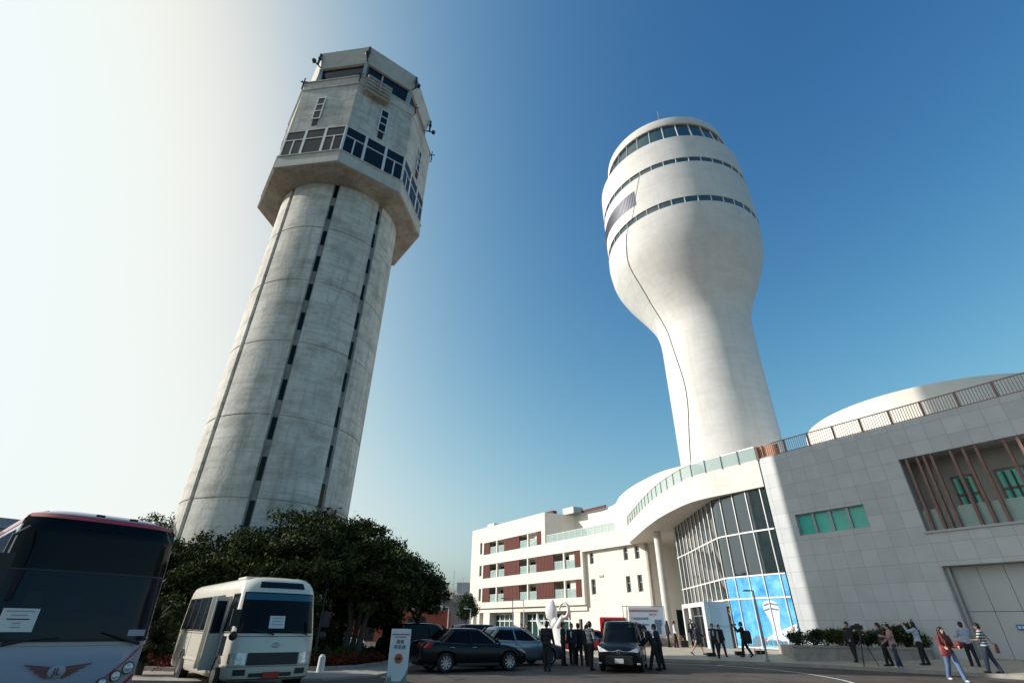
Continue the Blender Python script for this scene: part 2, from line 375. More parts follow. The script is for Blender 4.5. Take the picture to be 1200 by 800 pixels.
    for sd_ in (-1, 1): body.ell(H(.079 * sd_, -.005, -.012), (.012 * s, .022 * s, .033 * s), hm)
    # legs
    for hp, kn, an, t2 in lm:
        hp, kn, an = hp + off, kn + off, an + off
        blobs(body, hp, kn, .075 * s, .05 * s); blobs(body, kn, an, .05 * s, .035 * s)
        ft = R(0); fd = Vector((0, 1, 0))
        if an.z - .075 * s > .05 * s: fd = Vector((0, math.cos(R(35)), -math.sin(R(35)) if t2 < 0 else math.sin(R(15))))
        body.ell(an + fd * .055 * s + Vector((0, 0, -.035 * s)), (.035 * s, .11 * s, .03 * s), Matrix.Rotation(math.atan2(fd.z, fd.y), 3, 'X'))
        shm.ell(an + fd * .06 * s + Vector((0, 0, -.04 * s)), (.045 * s, .135 * s, .037 * s), Matrix.Rotation(math.atan2(fd.z, fd.y), 3, 'X'))
        shm.ell(an + Vector((0, -.02 * s, -.03 * s)), (.042 * s, .055 * s, .045 * s))
        if not skirt:
            blobs(legm, hp, kn, .106 * s, .078 * s); blobs(legm, kn, an, .078 * s, .064 * s)
    bo = body.build('body', SK, root); rem(bo, vox * .85, 3)
    if skirt:
        mid = (lm[0][1] + lm[1][1]) / 2 + off; legm.tube([up(0, 0, .1), off, mid + Vector((0, 0, .05))], [.13 * s, .175 * s, .19 * s], 18, True, .8, (0, 1, 0))
    else: legm.ell(off + Vector((0, 0, .01)), (.18 * s, .135 * s, .12 * s))
    lo = legm.build('skirt' if skirt else 'trousers', cloth(legs), root); rem(lo, vox)
    to = topm.build('jacket' if sleeve == 'long' else ('waistcoat' if under else 'shirt'), cloth(top), root); rem(to, vox)
    if under: rem(undm.build('shirt_sleeves', cloth(under), root), vox)
    for k in (0, 1):
        q = MB(); half = len(shm.v) // 2; hf = len(shm.f) // 2
        q.v = shm.v[k * half:(k + 1) * half]; q.f = [tuple(i - k * half for i in f) for f in shm.f[k * hf:(k + 1) * hf]]
        rem(q.build('shoe', cloth(shoes), root), .012, 1)
    hm_ = MB(); hm_.ell(H(0, -.018, .028), (.093 * s, .102 * s, .108 * s), hm); hm_.ell(H(0, -.045, -.015), (.088 * s, .078 * s, .092 * s), hm)
    if hair == 'long':
        hm_.tube([H(0, -.05, .04), H(0, -.075, -.08), H(.0, -.09, -.2), H(0, -.095, -.33)], [.095 * s, .105 * s, .105 * s, .07 * s], 14, True, .55, tuple(hm @ Vector((0, 1, 0))))
        for sd_ in (-1, 1): hm_.tube([H(.075 * sd_, .01, .03), H(.088 * sd_, .02, -.09), H(.095 * sd_, .05, -.26)], [.036 * s, .036 * s, .028 * s], 8)
    if hair == 'bun': hm_.ell(H(0, -.115, .03), (.045 * s,) * 3)
    if hair != 'none': rem(hm_.build('hair', HA, root), .012, 2)
    em = MB()
    for sd_ in (-1, 1): em.ell(H(.031 * sd_, .082, .012), (.013 * s, .008 * s, .007 * s), hm, 8, 6)
    em.build('eyes', EY, root)
    if inner:
        q = MB(); q.ell(up(0, .088, .33), (.055 * s, .066 * s, .15 * s), tl); q.build('shirt_front', cloth(inner), root, True)
    root['_'] = 0; del root['_']
    root_pts = dict(sh=sh, up=up, s=s)
    return root, root_pts

# ================================================================== SETTING
g = MB(); g.add([(-1500, -400, 0), (1500, -400, 0), (1500, 2500, 0), (-1500, 2500, 0)], [(0, 1, 2, 3)])
put(g.build('road', asphalt), kind='structure')
K = [(2.5, 75), (4.2, 45), (4.7, 36.5), (5.6, 33.2), (6.6, 31.6), (8, 30.8), (9.7, 30.0), (11.4, 29.3), (13, 28.5), (14.3, 27.6), (15.2, 26.8), (16, 25.9), (17.8, 24), (20, 21.4), (26, 12), (34, -6)]
I = [(10, 66), (13.5, 52), (13.4, 46), (13.4, 43), (13.2, 41), (13.2, 39.5), (13.7, 38), (14.4, 36.4), (15.6, 34.7), (16.9, 33.1), (17.5, 32.2), (18.2, 31.1), (19.6, 29), (21.5, 26), (30, 13), (40, -4)]
def dseg(p, L):
    b = 1e9; sd_ = 0
    for a, c in zip(L, L[1:]):
        a = Vector(a); c = Vector(c); v = c - a; t = max(0, min(1, (p - a).dot(v) / v.dot(v))); d = (p - a - v * t).length
        if d < b: b = d; sd_ = v.x * (p - a).y - v.y * (p - a).x
    return b, sd_
def gz(x, y):
    p = Vector((x, y)); dk, sk = dseg(p, K); di, si = dseg(p, I)
    if sk < 0: return 0.0
    if si > 0: return .45
    return .13 + .32 * dk / (dk + di)
g = MB(); vs = []; fs = []; NS = 6
for i in range(len(K)):
    for j in range(NS + 1):
        t = j / NS; vs.append((K[i][0] * (1 - t) + I[i][0] * t, K[i][1] * (1 - t) + I[i][1] * t, .13 + .32 * t))
    vs.append((I[i][0] + 34, I[i][1] + 22, .45))
for i in range(len(K) - 1):
    for j in range(NS + 1): a = i * (NS + 2) + j; fs.append((a, a + 1, a + NS + 3, a + NS + 2))
g.add(vs, fs); put(g.build('pavement', paving, fix=False), kind='structure')
g = MB(); g.strip(K, -.05, .137, .16, side=1); put(g.build('kerb', kerbm), kind='structure')
# painted edge line, a curve sweeping towards the camera
def ribbon(path, wd, z):
    vs = []; fs = []; P = [Vector(p) for p in path]
    for i, p in enumerate(P):
        d = (P[min(i + 1, len(P) - 1)] - P[max(i - 1, 0)]).normalized(); n_ = Vector((-d.y, d.x)) * wd / 2
        vs += [(p.x + n_.x, p.y + n_.y, z), (p.x - n_.x, p.y - n_.y, z)]
        if i: fs.append((2 * i - 2, 2 * i - 1, 2 * i + 1, 2 * i))
    return MB().add(vs, fs)
def cat(P, n=6):
    P = [Vector(p) for p in P]; out = []
    for i in range(len(P) - 1):
        a, b, c, d = P[max(i - 1, 0)], P[i], P[i + 1], P[min(i + 2, len(P) - 1)]
        for k in range(n):
            t = k / n; out.append(.5 * ((2 * b) + (c - a) * t + (2 * a - 5 * b + 4 * c - d) * t * t + (3 * b - a - 3 * c + d) * t ** 3))
    return out + [P[-1]]
put(ribbon(cat([(2.0, 30.6), (5, 29.9), (7.86, 29.11), (10.0, 27.97), (11.11, 26.77), (11.9, 24.46), (11.98, 22.09), (11.54, 19.78), (10, 16)]), .13, .005).build('lane_line', linem), kind='structure')
put(ribbon(cat([(10.0, 27.97), (11.0, 28.9), (12.0, 28.4)]), .12, .006).build('lane_line', linem), kind='structure')
# planting bed under the trees
bed = [(-30, 22.5), (-17, 20.8), (-12.7, 20.45), (-11.5, 20.3), (-6.9, 21.4), (-5.83, 22.4), (-5.3, 24.8), (-5.4, 29.8), (-6.2, 36), (-9, 38), (-30, 38)]
put(MB().prism(bed, -.1, .12).build('planting_bed_soil', soil), kind='structure')
put(MB().strip(bed, -.05, .17, .18, True, -1).build('bed_kerb', kerbm), kind='structure')
walk = [(-26, 17.4), (-9, 17.0), (-5.7, 18.3), (-4.4, 19.9), (-4.0, 22.3), (-4.3, 30), (-5.2, 37), (-6.4, 37), (-5.6, 29.8), (-5.5, 24.8), (-6, 22.6), (-6.95, 21.65), (-11.5, 20.5), (-12.7, 20.7), (-26, 22.4)]
put(MB().prism(walk, -.1, .06).build('footpath', kerbm), kind='structure')

# ================================================================== OLD TOWER
TC = Vector((-14.326, 30.282)); SR = 4.554; rnd = random.Random(4)
ot = wthing('old_control_tower', 'tall weathered grey concrete control tower with an eight-sided cab, rising behind the dark trees', 'control tower', (TC.x, TC.y, 0))
ang = []
for k in range(8):
    c = 14.3 + 45 * k; gw = math.degrees(.21 / SR)
    ang += [(c - gw, 0), (c - gw + .15, 1), (c + gw - .15, 1), (c + gw, 0)] + [(c + gw + (45 - 2 * gw) * q / 8, 0) for q in range(1, 8)]
zz = [(0, 0)]
for z in (2.45, 7.05, 11.6, 16.35, 20.95, 25.57): zz += [(z - .045, 0), (z - .04, 1), (z + .04, 1), (z + .045, 0)]
zz.append((30.2, 0)); g = MB(); vs = []; fs = []; n = len(ang)
for z, j in zz:
    for a, gr in ang:
        r = SR - .15 * gr - .045 * j * (1 - gr); vs.append((TC.x + r * math.sin(R(a)), TC.y - r * math.cos(R(a)), z))
for j in range(len(zz) - 1):
    for i in range(n): a = j * n + i; b = j * n + (i + 1) % n; fs.append((a, b, b + n, a + n))
g.add(vs, fs); g.build('shaft', conc, ot, True, 20)
def oct_(r, z, rot=14.08): return [(TC.x + r * math.sin(R(rot + 45 * k)), TC.y - r * math.cos(R(rot + 45 * k)), z) for k in range(8)]
def octloft(levels, cap=True):
    g = MB(); vs = []; fs = []
    for r, z in levels: vs += oct_(r, z)
    for j in range(len(levels) - 1):
        for k in range(8): a = j * 8 + k; b = j * 8 + (k + 1) % 8; fs.append((a, b, b + 8, a + 8))
    if cap: fs += [tuple(range(7, -1, -1)), tuple((len(levels) - 1) * 8 + k for k in range(8))]
    return g.add(vs, fs)
def face_T(k, r, z0, rot=14.08):
    """plane of the octagon face between corner k and k+1: T(a along, b up, c outwards)"""
    p0 = Vector(oct_(r, z0, rot)[k]); p1 = Vector(oct_(r, z0, rot)[(k + 1) % 8]); d = (p1 - p0).normalized(); nn = Vector((d.y, -d.x, 0)); L = (p1 - p0).length
    return (lambda a, b, c: p0 + d * a + Vector((0, 0, b)) + nn * c), L
for k in range(8):          # window slits down four of the grooves
    zl = [8.62, 10.86, 13.2, 15.5, 17.9, 20.14, 22.49, 24.75, 27.2, 29.3] if k % 2 == 0 else [7.7, 9.94, 12.33, 14.67, 16.96, 19.24, 21.6, 23.95, 26.37, 28.66]
    if k in (7, 6): zl = []
    a = R(14.3 + 45 * k); d = Vector((math.cos(a), math.sin(a), 0)); nn = Vector((math.sin(a), -math.cos(a), 0)); c = Vector((TC.x, TC.y, 0)) + nn * (SR - .15)
    MB().plate([(-.155, 0), (.155, 0), (.155, 30.0), (-.155, 30.0)], lambda x, y, q: c + d * x + Vector((0, 0, y)) + nn * q, .01).build('groove_lining', groove, ot)
    a = R(14.3 + 45 * k); d = Vector((math.cos(a), math.sin(a), 0)); nn = Vector((math.sin(a), -math.cos(a), 0)); c = Vector((TC.x, TC.y, 0)) + nn * (SR - .145)
    for z in [zl[0] - 4.6, zl[0] - 2.3] + zl if zl else []:
        T = lambda x, y, q, z=z: c + d * x + Vector((0, 0, z + y)) + nn * q
        MB().plate([(-.12, -.64), (.12, -.64), (.12, .64), (-.12, .64)], T, .035).build('slit_window', glassc, ot)
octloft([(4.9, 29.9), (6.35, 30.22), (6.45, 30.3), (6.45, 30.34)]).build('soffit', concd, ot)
octloft([(6.47, 30.343), (6.41, 31.45), (6.5, 31.5), (6.5, 31.58)]).build('balcony_band', creamc, ot)
octloft([(6.12, 31.583), (6.12, 34.4)]).build('gallery_wall', dark, ot)
for k in range(8):
    T, L = face_T(k, 6.36, 31.58); fr = MB(); H_ = 2.82; fw = .1
    def fb(x0, x1, y0, y1, c0=-.08, c1=.03): fr.add([T(x, y, c) for c in (c0, c1) for y in (y0, y1) for x in (x0, x1)], [(0, 2, 3, 1), (4, 5, 7, 6), (0, 1, 5, 4), (2, 6, 7, 3), (0, 4, 6, 2), (1, 3, 7, 5)])
    fb(0, L, 0, .07); fb(0, L, H_ - .07, H_)
    for q in range(4):
        x = L * q / 3; wq = .10; fb(max(0, x - wq), min(L, x + wq), .07, H_ - .07)
    for q in range(3):
        x0, x1 = L * q / 3 + .10, L * (q + 1) / 3 - .10; fb(x0, x1, 1.72, 1.80)
        if q != 1: fb((x0 + x1) / 2 - .05, (x0 + x1) / 2 + .05, .07, 1.72)
    f = fr.build('window_frame', alum, ot)
    p = MB().plate([(.02, .03), (L - .02, .03), (L - .02, H_ - .03), (.02, H_ - .03)], lambda a, b, c: T(a, b, c - .06), .02).build('pane', glassd, f)
octloft([(6.36, 34.403), (6.36, 39.6), (6.46, 39.65), (6.46, 39.8), (6.4, 39.85), (6.42, 40.62)]).build('upper_body', conc, ot)
octloft([(6.50, 40.623), (6.50, 40.72)]).build('parapet_coping', creamc, ot)
for k in range(8):
    T, L = face_T(k, 6.39, 35.6); x = L * (.52 if k != 7 else .42); fr = MB()
    def fb(x0, x1, y0, y1, c0=0, c1=.07): fr.add([T(a, y, c) for c in (c0, c1) for y in (y0, y1) for a in (x0, x1)], [(0, 2, 3, 1), (4, 5, 7, 6), (0, 1, 5, 4), (2, 6, 7, 3), (0, 4, 6, 2), (1, 3, 7, 5)])
    for y in (0, .95, 1.75, 2.6): fb(x - .36, x + .36, y, y + .1)
    fb(x - .36, x - .27, .1, 2.6, 0, .068); fb(x + .27, x + .36, .1, 2.6, 0, .068)
    f = fr.build('window_frame', alum, ot)
    MB().plate([(x - .27, .1), (x + .27, .1), (x + .27, 2.6), (x - .27, 2.6)], T, .02).build('pane', glassd, f)
    st = MB().plate([(x - .2, -.75), (x + .2, -.75), (x + .22, -.02), (x - .22, -.02)], T, .03).build('vent', dark, ot)
octloft([(5.15, 40.7), (5.42, 43.85)]).build('cab_glazing', glassd, ot)
for k in range(8):
    a = Vector(oct_(5.2, 40.7)[k]); b = Vector(oct_(5.47, 43.8)[k]); MB().bar(a, b, .34, .3).build('cab_post', steel, ot)
octloft([(5.64, 43.83), (5.96, 45.75), (5.9, 45.8)]).build('cab_roof', creamc, ot)
# things bolted on the head
T, L = face_T(0, 6.42, 38.9)
un = MB()
for q in range(5): un.bar(T(.5, .1 + q * .42, .35), T(2.6, .1 + q * .42, .35), .22, .3)
un.bar(T(.7, 0, .2), T(.7, 2.0, .2), .12); un.bar(T(2.4, 0, .2), T(2.4, 2.0, .2), .12); un.bar(T(1.6, .2, .5), T(1.6, 2.6, .5), .1)
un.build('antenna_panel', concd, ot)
for k, zb_ in ((0, 44.9), (1, 44.6), (7, 44.8), (2, 44.6)):
    p = Vector(oct_(6.0, 44)[k]); q = MB(); d = (p - Vector((TC.x, TC.y, 44))).normalized()
    q.bar(p, p + Vector((0, 0, 1.6)), .14); q.bar(p - d * .6, p + d * .45, .08); q.ell(p + d * .4, (.2, .2, .26), None, 8, 6); q.ell(p + Vector((0, 0, .9)), (.16, .16, .3), None, 8, 6)
    q.build('antenna', dsteel, ot)
for k in (0, 1, 2, 7):
    p = Vector(oct_(6.55, 40.2)[k]); q = MB(); q.bar(p - Vector((0, 0, .5)), p + Vector((0, 0, 1.0)), .07); q.bar(p + Vector((-.3, 0, .5)), p + Vector((.3, 0, .5)), .06); q.bar(p + Vector((0, -.3, .2)), p + Vector((0, .3, .2)), .06); q.build('bracket', dsteel, ot)
for a_, r_, h_ in ((-30, 4.8, 2.2), (60, 4.6, 1.7), (110, 4.9, 1.5), (10, 5.2, .8), (170, 3, 3)):
    p = Vector((TC.x + r_ * math.sin(R(a_)), TC.y - r_ * math.cos(R(a_)), 45.7)); MB().tube([p, p + Vector((0, 0, h_))], .035, 6).build('mast', steel, ot)

# ================================================================== NEW TOWER
NC = Vector((22.956, 51.079)); nazi = R(24.2); ne = Vector((math.cos(nazi), -math.sin(nazi)))
prof = [(0, 4.65, 5.6), (10, 4.65, 5.6), (20, 4.65, 5.64), (28, 4.64, 5.68), (31.0, 4.64, 5.73), (32.5, 4.8, 5.8), (34, 5.25, 6.05), (36, 6.35, 6.75), (38.1, 7.72, 7.75), (39.7, 8.65, 8.4), (41.3, 9.35, 8.95), (43.3, 9.75, 9.37), (45.1, 9.85, 9.6)]
def lerp(P, z, i):
    if z <= P[0][0]: return P[0][i]
    for a, b in zip(P, P[1:]):
        if a[0] <= z <= b[0]:
            t = (z - a[0]) / (b[0] - a[0]); return a[i] * (1 - t) + b[i] * t
    return P[-1][i]
def nsurf(th, z, off=0.0, P=prof):
    l = lerp(P, z, 1); r = lerp(P, z, 2); c = NC + ne * (r - l) / 2; q = (r + l) / 2 + off; return (c.x + q * math.sin(R(th)), c.y - q * math.cos(R(th)), z)
def smoothprof(P):
    out = []; Z = [p[0] for p in P]
    L_ = cat([(p[0], p[1]) for p in P], 4); Q_ = cat([(p[0], p[2]) for p in P], 4)
    return [(a.x, a.y, b.y) for a, b in zip(L_, Q_)]
prof = smoothprof(prof)
ntw = wthing('new_control_tower', 'tall smooth white control tower flaring into a round head with ribbon windows', 'control tower', (NC.x, NC.y, 0))
def nloft(zs, name, m, off=0.0, th0=0, th1=360, n=96, P=prof, smooth=True):
    full = th1 - th0 >= 360; k = n if full else n + 1; vs = []; fs = []
    for z in zs:
        for i in range(k): vs.append(nsurf(th0 + (th1 - th0) * i / n, z, off, P))
    for j in range(len(zs) - 1):
        for i in range(n): a = j * k + i; b = j * k + (i + 1) % k; fs.append((a, b, b + k, a + k))
    return MB().add(vs, fs).build(name, m, ntw, smooth, 50)
nloft([p[0] for p in prof if p[0] <= 45.1] + [45.15], 'stem', whiteT)
hp = [(45.0, 9.84, 9.62), (47, 9.87, 9.66), (51.9, 9.9, 9.68), (56.3, 9.93, 9.6), (57.0, 9.9, 9.55)]
def ringwin(z0, z1, nm):
    b = nloft([z0, z1], 'ribbon_window', glassT, -.12, P=hp)
    q = MB()
    for i in range(40):
        th = i * 9 + 3; a = Vector(nsurf(th, z0, -.06, hp)); c = Vector(nsurf(th, z1, -.06, hp)); q.bar(a, c, .09, .1)
    q.build('mullion', alum, b)
ringwin(45.15, 46.05, 'a'); ringwin(51.95, 52.75, 'b')
def shell(z0, z1, nm='head_shell'):
    vs = []; fs = []; L_ = [(z0, -.3), (z0, 0), ((z0 + z1) / 2, 0), (z1, 0), (z1, -.3)]; n = 96
    for z, o in L_:
        for i in range(n): vs.append(nsurf(360 * i / n, z, o, hp))
    for j in range(4):
        for i in range(n): a = j * n + i; b = j * n + (i + 1) % n; fs.append((a, b, b + n, a + n))
    MB().add(vs, fs).build(nm, whiteT, ntw, True, 50)
shell(46.05, 51.95); shell(52.75, 56.9)
MB().lathe(NC, [(9.5, 56.2), (0.1, 56.3)], 64).build('gallery_floor', whiteT, ntw)
cg = MB().lathe(NC, [(9.0, 56.3), (8.25, 61.0)], 96).build('cab_glazing', glassT, ntw, True)
q = MB()
for i in range(30):
    t = R(i * 12 + 4); q.bar((NC.x + 9.02 * math.sin(t), NC.y - 9.02 * math.cos(t), 56.4), (NC.x + 8.3 * math.sin(t), NC.y - 8.3 * math.cos(t), 61.0), .11, .12)
q.build('mullion', alum, cg)
MB().lathe(NC, [(8.2, 60.95), (8.55, 60.9), (8.62, 61.1), (8.5, 62.4), (8.3, 62.5), (0.1, 62.5)], 96).build('cab_roof', whiteT, ntw, True, 40)
for a_, h_ in ((-20, 2.6), (40, 1.9), (52, 1.4), (70, .9), (-60, 1.0), (-120, 2), (150, 1.2), (5, .7)):
    p = Vector((NC.x + 7.9 * math.sin(R(a_)), NC.y - 7.9 * math.cos(R(a_)), 62.4)); MB().tube([p, p + Vector((0, 0, h_))], .05, 6).build('lightning_rod', steel, ntw)
# dark seam winding down the shaft, and the louvred notch left of it
sm = [(-43, 51.9), (-49, 48.8), (-53.5, 46.4), (-57.5, 45.6), (-60.9, 44.6), (-64.4, 42.7), (-68.7, 40.4), (-71.1, 37.7), (-75.0, 35.6), (-76.5, 33.6), (-73, 31.2), (-67.2, 28.2), (-62.8, 25.9), (-61.0, 23.9), (-63.0, 21.4), (-68.2, 18.9), (-74, 15.4), (-80, 8)]
pts = []
for v in cat(sm, 5):
    pts.append(Vector(nsurf(v.x, v.y, .01, hp if v.y > 45 else prof)))
MB().tube(pts, .024, 6).build('shadow_joint', dsteel, ntw, True)
# leaf-shaped clad panels left of the seam
leaf = cat(sm[4:], 6); vs = []; fs = []; NQ = 14
for v in leaf:
    for q in range(NQ + 1): vs.append(nsurf(v.x - .6 - (v.x + 150) * q / NQ, v.y, .05, prof))
for j in range(len(leaf) - 1):
    for q in range(NQ): a = j * (NQ + 1) + q; fs.append((a, a + 1, a + NQ + 2, a + NQ + 1))
MB().add(vs, fs).build('clad_panel', whiteT2, ntw, True)
def patch(th0, th1, zf0, zf1, off, m, name, n=30):
    vs = []; fs = []
    for i in range(n + 1):
        t = i / n; th = th0 + (th1 - th0) * t
        for z in (zf0(t), zf1(t)): vs.append(nsurf(th, z, off, hp))
        if i: fs.append((2 * i - 2, 2 * i - 1, 2 * i + 1, 2 * i))
    return MB().add(vs, fs).build(name, m, ntw, True)
lv = patch(-49, -125, lambda t: 47.7 + 1.1 * t, lambda t: 50.1 + .25 * t, .03, louvre, 'louvre')
q = MB()
for i in range(50):
    th = -50 - i * 1.5; t = i * 1.5 / 76; q.bar(nsurf(th, 47.75 + 1.1 * t, .06, hp), nsurf(th, 50.05 + .25 * t, .06, hp), .03, .03)
q.build('slats', louvre, lv)

# ================================================================== OFFICE BUILDING AND GLASS HALL
UA = R(-56.2); ux, uy = math.cos(UA), math.sin(UA); mx_, my_ = -uy, ux
def frame(P0): return lambda s, d, z: Vector((P0[0] + ux * s + mx_ * d, P0[1] + uy * s + my_ * d, z))
P0 = (9.87, 65.54); W = frame(P0)
def wbox(mb, s0, s1, d0, d1, z0, z1, F=W): return mb.add([F(s_, d_, z_) for z_ in (z0, z1) for d_ in (d0, d1) for s_ in (s0, s1)], [(0, 2, 3, 1), (4, 5, 7, 6), (0, 1, 5, 4), (2, 6, 7, 3), (0, 4, 6, 2), (1, 3, 7, 5)])
def holed(mb, s0, s1, z0, z1, holes, d0, d1, F=W):
    ss = sorted({s0, s1} | {h[0] for h in holes} | {h[1] for h in holes}); zs = sorted({z0, z1} | {h[2] for h in holes} | {h[3] for h in holes})
    ss = [x for x in ss if s0 <= x <= s1]; zs = [x for x in zs if z0 <= x <= z1]
    def solid(i, j):
        if i < 0 or j < 0 or i >= len(ss) - 1 or j >= len(zs) - 1: return False
        a = (ss[i] + ss[i + 1]) / 2; b = (zs[j] + zs[j + 1]) / 2
        return not any(h[0] < a < h[1] and h[2] < b < h[3] for h in holes)
    def quad(*p): mb.add([F(*q) for q in p], [(0, 1, 2, 3)])
    for i in range(len(ss) - 1):
        for j in range(len(zs) - 1):
            if not solid(i, j): continue
            a, b, c, d = ss[i], ss[i + 1], zs[j], zs[j + 1]
            quad((a, d0, c), (b, d0, c), (b, d0, d), (a, d0, d)); quad((a, d1, c), (a, d1, d), (b, d1, d), (b, d1, c))
            if not solid(i - 1, j): quad((a, d0, c), (a, d0, d), (a, d1, d), (a, d1, c))
            if not solid(i + 1, j): quad((b, d0, c), (b, d1, c), (b, d1, d), (b, d0, d))
            if not solid(i, j - 1): quad((a, d0, c), (a, d1, c), (b, d1, c), (b, d0, c))
            if not solid(i, j + 1): quad((a, d0, d), (b, d0, d), (b, d1, d), (a, d1, d))
    return mb
ob = wthing('office_building', 'cream four-storey building with red-brown balcony panels, a sweeping canopy and curved glass hall', 'building', (P0[0], P0[1], 0))
rows = [(4.7, 6.68, -1.63), (8.03, 10.0, -1.63), (11.5, 13.3, -9.65)]
holes = [(-25.25, r, a, b) for a, b, r in rows] + [(-26.45, -25.75, 11.7, 13.45), (-26.4, -25.7, 8.45, 10.0), (-26.35, -25.65, 4.9, 6.65)]
fw_ = MB(); holed(fw_, -29.2, -8.8, 10.8, 15.7, holes, 0, .5); fw_.build('facade_top_storey', wpanel, ob)
fw2 = MB(); holed(fw2, -29.2, -1.26, 3.88, 10.8, holes, 0, .5); fw2.build('facade_frame', wpanel, ob)
q = MB(); wbox(q, -8.8, -1.26, 0, .5, 10.8, 11.55); wbox(q, -1.26, 7.3, 0, .5, 9.74, 11.55); q.build('terrace_band', wpanel, ob)
# the body behind the frame
q = MB(); wbox(q, -29.2, -9.0, 2.0, 15, 3.9, 15.6); wbox(q, -29.2, -26.9, .5, 2.0, 3.9, 15.6); wbox(q, -25.6, -25.35, .5, 2.0, 3.9, 15.55); wbox(q, -9.4, -9.0, .5, 2.0, 10.6, 15.6)
wbox(q, -9.0, 6, 2.0, 15, .2, 11.2); wbox(q, -29.0, -9.0, 15.6 - 12, 14.8, .1, 3.9); q.build('building_core', white, ob)
for z0, z1, r in rows:
    q = MB(); wbox(q, -25.35, r + .4, .5, 2.0, z1, z1 + .3); wbox(q, -25.35, r + .4, .5, 2.0, z0 - .3, z0); q.build('balcony_slab', white, ob)
q = MB(); wbox(q, -1.63, -1.27, .5, 2.2, 3.9, 11.2); wbox(q, -9.0, -1.3, .5, 2.2, 10.3, 11.2); wbox(q, -29.1, -1.3, .5, 6, 3.89, 4.4); q.build('side_pier', white, ob)
holes2 = [(-.5, .2, 8.3, 9.62), (5.3, 5.98, 8.25, 9.66), (7.05, 7.75, 8.25, 9.62), (-.5, .28, 4.95, 6.6), (5.3, 5.98, 4.95, 6.6), (7.05, 7.75, 4.95, 6.62), (-3.1, -2.45, .3, 2.4)]
q = MB(); holed(q, -4.4, 8.9, 0, 9.74, holes2, .52, .95); q.build('recessed_wall', wpanel, ob)
q = MB(); wbox(q, -4.3, 8.8, 1.35, 1.6, .1, 9.6); q.build('inner_lining', dark, ob)
q = MB(); holed(q, .52, 9.5, .1, 9.74, [(4.0, 8.2, .1, 3.3)], 8.6, 8.9, lambda a, b, z: W(b, a, z)); q.build('canopy_side_wall', white, ob)
q = MB(); wbox(q, 8.1, 8.2, 4.0, 8.2, .2, 3.3); q.build('side_door', glassd, ob)
for h in holes2[:6] + holes[3:]:
    d0 = .52 if h in holes2 else 0
    a, b, c, d = h; q = MB(); e = d0 + .26
    for s0, s1, z0, z1 in ((a, b, c, c + .07), (a, b, d - .07, d), (a, a + .06, c + .07, d - .07), (b - .06, b, c + .07, d - .07), (a + .06, b - .06, (c + d) / 2 + .1, (c + d) / 2 + .17)): wbox(q, s0, s1, e - .05, e, z0, z1)
    f = q.build('window', steel, ob); q = MB(); wbox(q, a, b, e, e + .03, c, d); q.build('pane', glassf, f)
q = MB(); wbox(q, 1.04, 1.75, .42, .52, 6.75, 6.95); q.build('wall_vent', steel, ob)  # small vent box on the recessed wall, gives no light
# balconies
shut = [[(-25.25, -23.3), (-19.3, -15.2), (-11.1, -7.2), (-2.9, -1.63)], [(-25.25, -23.4), (-19.2, -15.2), (-11.1, -7.2), (-2.9, -1.63)], [(-25.25, -23.6), (-19.36, -15.25), (-10.9, -9.65)]]
for (z0, z1, r), sh_ in zip(rows, shut):
    for a, b in sh_:
        q = MB(); n = max(2, round((b - a) / .33))
        for k in range(n):
            x = a + (b - a) * k / n; wbox(q, x + .035, x + (b - a) / n - .035, .08, .15, z0 + .01, z1 - .01)
        wbox(q, a, b - .025, .165, .2, z0 + .01, z1 - .01)
        q.build('shutter_panel', redbr, ob)
    for (a, b), (c, d) in zip(sh_, sh_[1:]):
        q = MB(); wbox(q, b, c, .22, .24, z0 + .02, z0 + .98); rg = q.build('balcony_rail', railglass, ob)
        q = MB(); wbox(q, b, c, .2, .26, z0 + .98, z0 + 1.03)
        for k in range(4): x = b + (c - b) * (k + .0) / 3; wbox(q, x - .02, x + .02, .2, .26, z0, z0 + .98)
        q.build('rail_bar', alum, rg)
        m_ = (b + c) / 2 + .05; q = MB(); wbox(q, m_ - .13, m_ + .13, .05, .3, z0, z1); q.build('post', white, ob)
        for s0, s1 in ((b + .35, m_ - .5), (m_ + .6, c - .35)):
            q = MB(); wbox(q, s0, s1, 1.93, 1.98, z0 + .01, z1 - .15); f = q.build('balcony_door', alum, ob)
            q = MB(); wbox(q, s0 + .08, (s0 + s1) / 2 - .04, 1.9, 1.93, z0 + .08, z1 - .25); wbox(q, (s0 + s1) / 2 + .04, s1 - .08, 1.9, 1.93, z0 + .08, z1 - .25); q.build('pane', glassf, f)
# terrace rail
q = MB(); wbox(q, -8.6, 4.8, .12, .14, 11.56, 12.5); rg = q.build('terrace_rail', railglass, ob); q = MB(); wbox(q, -8.6, 4.8, .1, .16, 12.5, 12.56)
for k in range(12): x = -8.5 + k * 1.2; wbox(q, x - .03, x + .03, .09, .17, 11.56, 12.5)
q.build('rail_bar', alum, rg)
